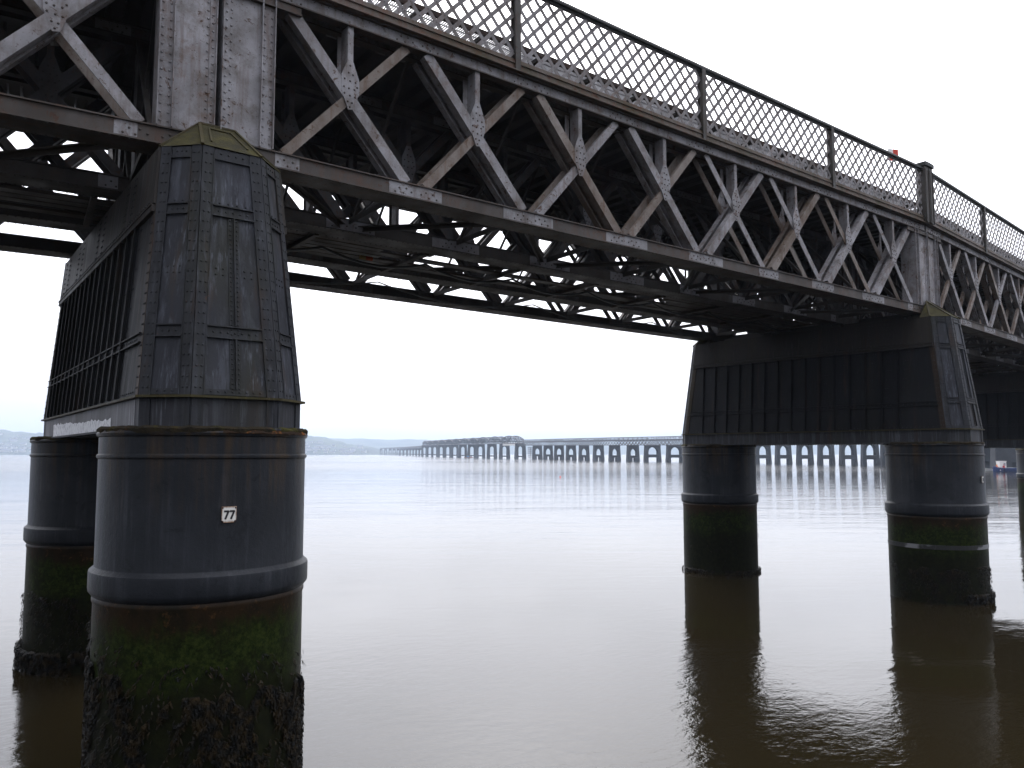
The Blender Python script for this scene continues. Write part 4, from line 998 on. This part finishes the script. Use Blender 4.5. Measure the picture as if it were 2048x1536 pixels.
def person(loc, rz, jacket, trousers, hat, label, lean=0.):
    r = empty('person', loc, rz, label, 'person')
    me = bpy.data.meshes.new('body'); J = {'pel': (0, 0, .92), 'sp': (0, -.02, 1.12), 'ch': (0, -.02+lean, 1.36), 'nk': (0, -.03+lean, 1.50), 'hd': (0, -.05+lean*1.2, 1.62), 'ht': (0, -.05+lean*1.2, 1.73)}
    for sg, s_ in ((-1, 'l'), (1, 'r')):
        J['sh'+s_] = (sg*.19, lean, 1.42); J['el'+s_] = (sg*.25, -.08+lean, 1.15); J['wr'+s_] = (sg*.20, -.28+lean, 1.04); J['ha'+s_] = (sg*.18, -.36+lean, 1.03)
        J['hp'+s_] = (sg*.10, 0, .88); J['kn'+s_] = (sg*.12, -.03, .48); J['an'+s_] = (sg*.12, .02, .09); J['to'+s_] = (sg*.13, -.15, .04)
    E_ = [('pel', 'sp'), ('sp', 'ch'), ('ch', 'nk'), ('nk', 'hd'), ('hd', 'ht')]
    for s_ in 'lr': E_ += [('ch', 'sh'+s_), ('sh'+s_, 'el'+s_), ('el'+s_, 'wr'+s_), ('wr'+s_, 'ha'+s_), ('pel', 'hp'+s_), ('hp'+s_, 'kn'+s_), ('kn'+s_, 'an'+s_), ('an'+s_, 'to'+s_)]
    ks = list(J); me.from_pydata([J[q] for q in ks], [(ks.index(a_), ks.index(c_)) for a_, c_ in E_], [])
    rad = {'pel': .15, 'sp': .14, 'ch': .17, 'nk': .055, 'hd': .10, 'ht': .08, 'sh': .075, 'el': .055, 'wr': .04, 'ha': .035, 'hp': .10, 'kn': .07, 'an': .05, 'to': .04}
    o = bpy.data.objects.new('body', me); col.objects.link(o); o.parent = r; o.modifiers.new('s', 'SKIN')
    for i, q in enumerate(ks):
        v = rad.get(q, rad.get(q[:2], .06)); me.skin_vertices[0].data[i].radius = (v, v)
    me.skin_vertices[0].data[0].use_root = True
    ss = o.modifiers.new('u', 'SUBSURF'); ss.levels = ss.render_levels = 1
    kk = NT('clothes'); z_ = kk.xyz(kk.n('ShaderNodeTexCoord').outputs['Object'])[2]
    jc = M[jacket].node_tree.nodes['Principled BSDF'].inputs[0].default_value[:3]; tc = M[trousers].node_tree.nodes['Principled BSDF'].inputs[0].default_value[:3]
    c_ = kk.mix(kk.ramp(z_, .90, .91), tuple(tc), tuple(jc)); c_ = kk.mix(kk.ramp(z_, 1.50, 1.51), c_, (.42, .25, .18)); me.materials.append(kk.fin(c_, .8, .2))
    b = MB(); b.lathe([(.115, 1.69+0), (.12, 1.72), (.10, 1.79), (.05, 1.825), (.001, 1.83)], 0, -.05+lean*1.2, 14); b.build('helmet', hat, r, smooth=True)
    return r
def onboat(x, y, z_): v = Matrix.Rotation(-YAW, 4, 'Z') @ Vector((x, y, z_)); return Vector((bp_.x, bp_.y, 0))+v
person(onboat(-2.05, -.35, .12), -YAW+R(20), 'hi_vis_orange', 'navy', 'hi_vis_yellow', 'person in orange jacket and yellow helmet at the left end of the blue boat')
person(onboat(-.65, -.9, .0), -YAW-R(30), 'red_jacket', 'navy', 'red_jacket', 'person in red jacket standing in front of the white boat cabin')
dp = world((1975-1024)/FPX*205, 205); b = MB(); hull(b, 3.6, 1.5, .55); dg = empty('dinghy', (dp.x, dp.y, 0), -YAW+R(25), 'small grey dinghy just left of the blue boat, partly behind the second pier', 'boat')
b.build('hull', 'dinghy', dg, smooth=True); b = MB(); b.box(-.2, .1, -.55, .55, .3, .36); b.build('thwart', 'grey_trim', dg)
# work barge by the curved-top piers
wp = Vector((*FP[NLOW+NHI-5], 0))-FH*25-RT*2
bg_ = empty('work_barge', (wp.x, wp.y, 0), -YAW, 'little red and blue work barge moored at a pier under the curved-top trusses', 'boat'); bg_.scale = (.6, .6, .6)
b = MB(); b.hexa([(-7, -2.5, -.5), (7, -2.5, -.5), (7, 2.5, -.5), (-7, 2.5, -.5)], [(-8, -2.6, 1.1), (8, -2.6, 1.1), (8, 2.6, 1.1), (-8, 2.6, 1.1)]); b.build('hull', 'barge_rust', bg_)
b = MB(); b.box(-3.2, .5, -1.6, 1.6, 1.12, 3.6); b.build('cabin', 'barge_blue', bg_)
b = MB(); b.box(3, 5.5, -1.5, 1.5, 1.12, 2.6); b.build('container', 'barge_rust', bg_)
b = MB(); b.tube([(1.8, 0, 1.1), (1.8, 0, 6), (4.5, 0, 7.5)], .16, 6); b.build('crane', 'yellow_tape', bg_)
# red buoy
bo = world((1120-1024)/FPX*150, 150); bu = empty('buoy', (bo.x, bo.y, 0), 0, 'tiny red buoy floating alone on the open water', 'buoy'); bu.scale = (.5, .5, .5)
b = MB(); b.lathe([(.001, -.3), (.25, -.2), (.33, 0), (.30, .2), (.12, .32)], 0, 0, 16); b.build('float', 'red_paint', bu, smooth=True)
b = MB(); b.lathe([(.10, .3), (.06, .6), (.001, .62)], 0, 0, 10); b.build('top_mark', 'red_paint', bu, smooth=True)
# houses on the headland
def house():
    r = empty('house', (0, 0, 0)); b = MB(); b.box(-6, 6, -4, 4, -3, 5.5); b.prism([(-6, -4, 5.5), (-6, 4, 5.5), (-6, 0, 8.6)], (12, 0, 0)); b.build('wall', 'house_wall', r)
    b = MB()
    for sg in (-1, 1): b.hexa([(-6.4, sg*4.5, 5.15), (6.4, sg*4.5, 5.15), (6.4, 0, 8.7), (-6.4, 0, 8.7)], [(-6.4, sg*4.5, 5.45), (6.4, sg*4.5, 5.45), (6.4, 0, 9.0), (-6.4, 0, 9.0)])
    b.build('roof', 'roof_slate', r); return r
hp = house(); rnd = random.Random(21); first = True
keys = [k_ for k_ in near_h if 1 <= k_[1] <= 6]
for q in range(95):
    for _ in range(30):
        i, j = rnd.choice(keys); x, y, z_ = near_h[(i, j)]; l_ = (Vector((x, y, 0))-Vector((CAM.x, CAM.y, 0))); px = 1024+FPX*l_.dot(RT)/l_.dot(FH)
        if (-20 < px < 70 or 598 < px < 730) and z_ > 3 and rnd.random() < (1.2-j/7): break
    o = hp if first else copy_tree(hp); first = False
    o.location = (x+rnd.uniform(-12, 12), y+rnd.uniform(-12, 12), z_-1); o.rotation_euler = (0, 0, rnd.uniform(-.5, .5)-YAW); s_ = rnd.uniform(.7, 1.25); o.scale = (s_*rnd.uniform(.8, 1.6), s_, s_)
    tag(o, 'tiny pale house on the hazy wooded headland across the water', 'house', 'houses on the far headland')

# ================================================================== HAZE
hb = MB(); HX = HAZ+200; hb.box(-HX, HX, -HX, HX, -1.5, 190)
hz = bpy.data.materials.new('haze_air'); hz.use_nodes = True; t_ = hz.node_tree; t_.nodes.clear()
ho = t_.nodes.new('ShaderNodeOutputMaterial'); pv = t_.nodes.new('ShaderNodeVolumePrincipled'); pv.inputs['Density'].default_value = HAZE; pv.inputs['Color'].default_value = (.52, .62, .77, 1); pv.inputs['Anisotropy'].default_value = .3
t_.links.new(pv.outputs[0], ho.inputs['Volume'])
try: hz.cycles.homogeneous_volume = True
except Exception: pass
M['haze'] = hz
ho_ = hb.build('haze', 'haze', kind='stuff')
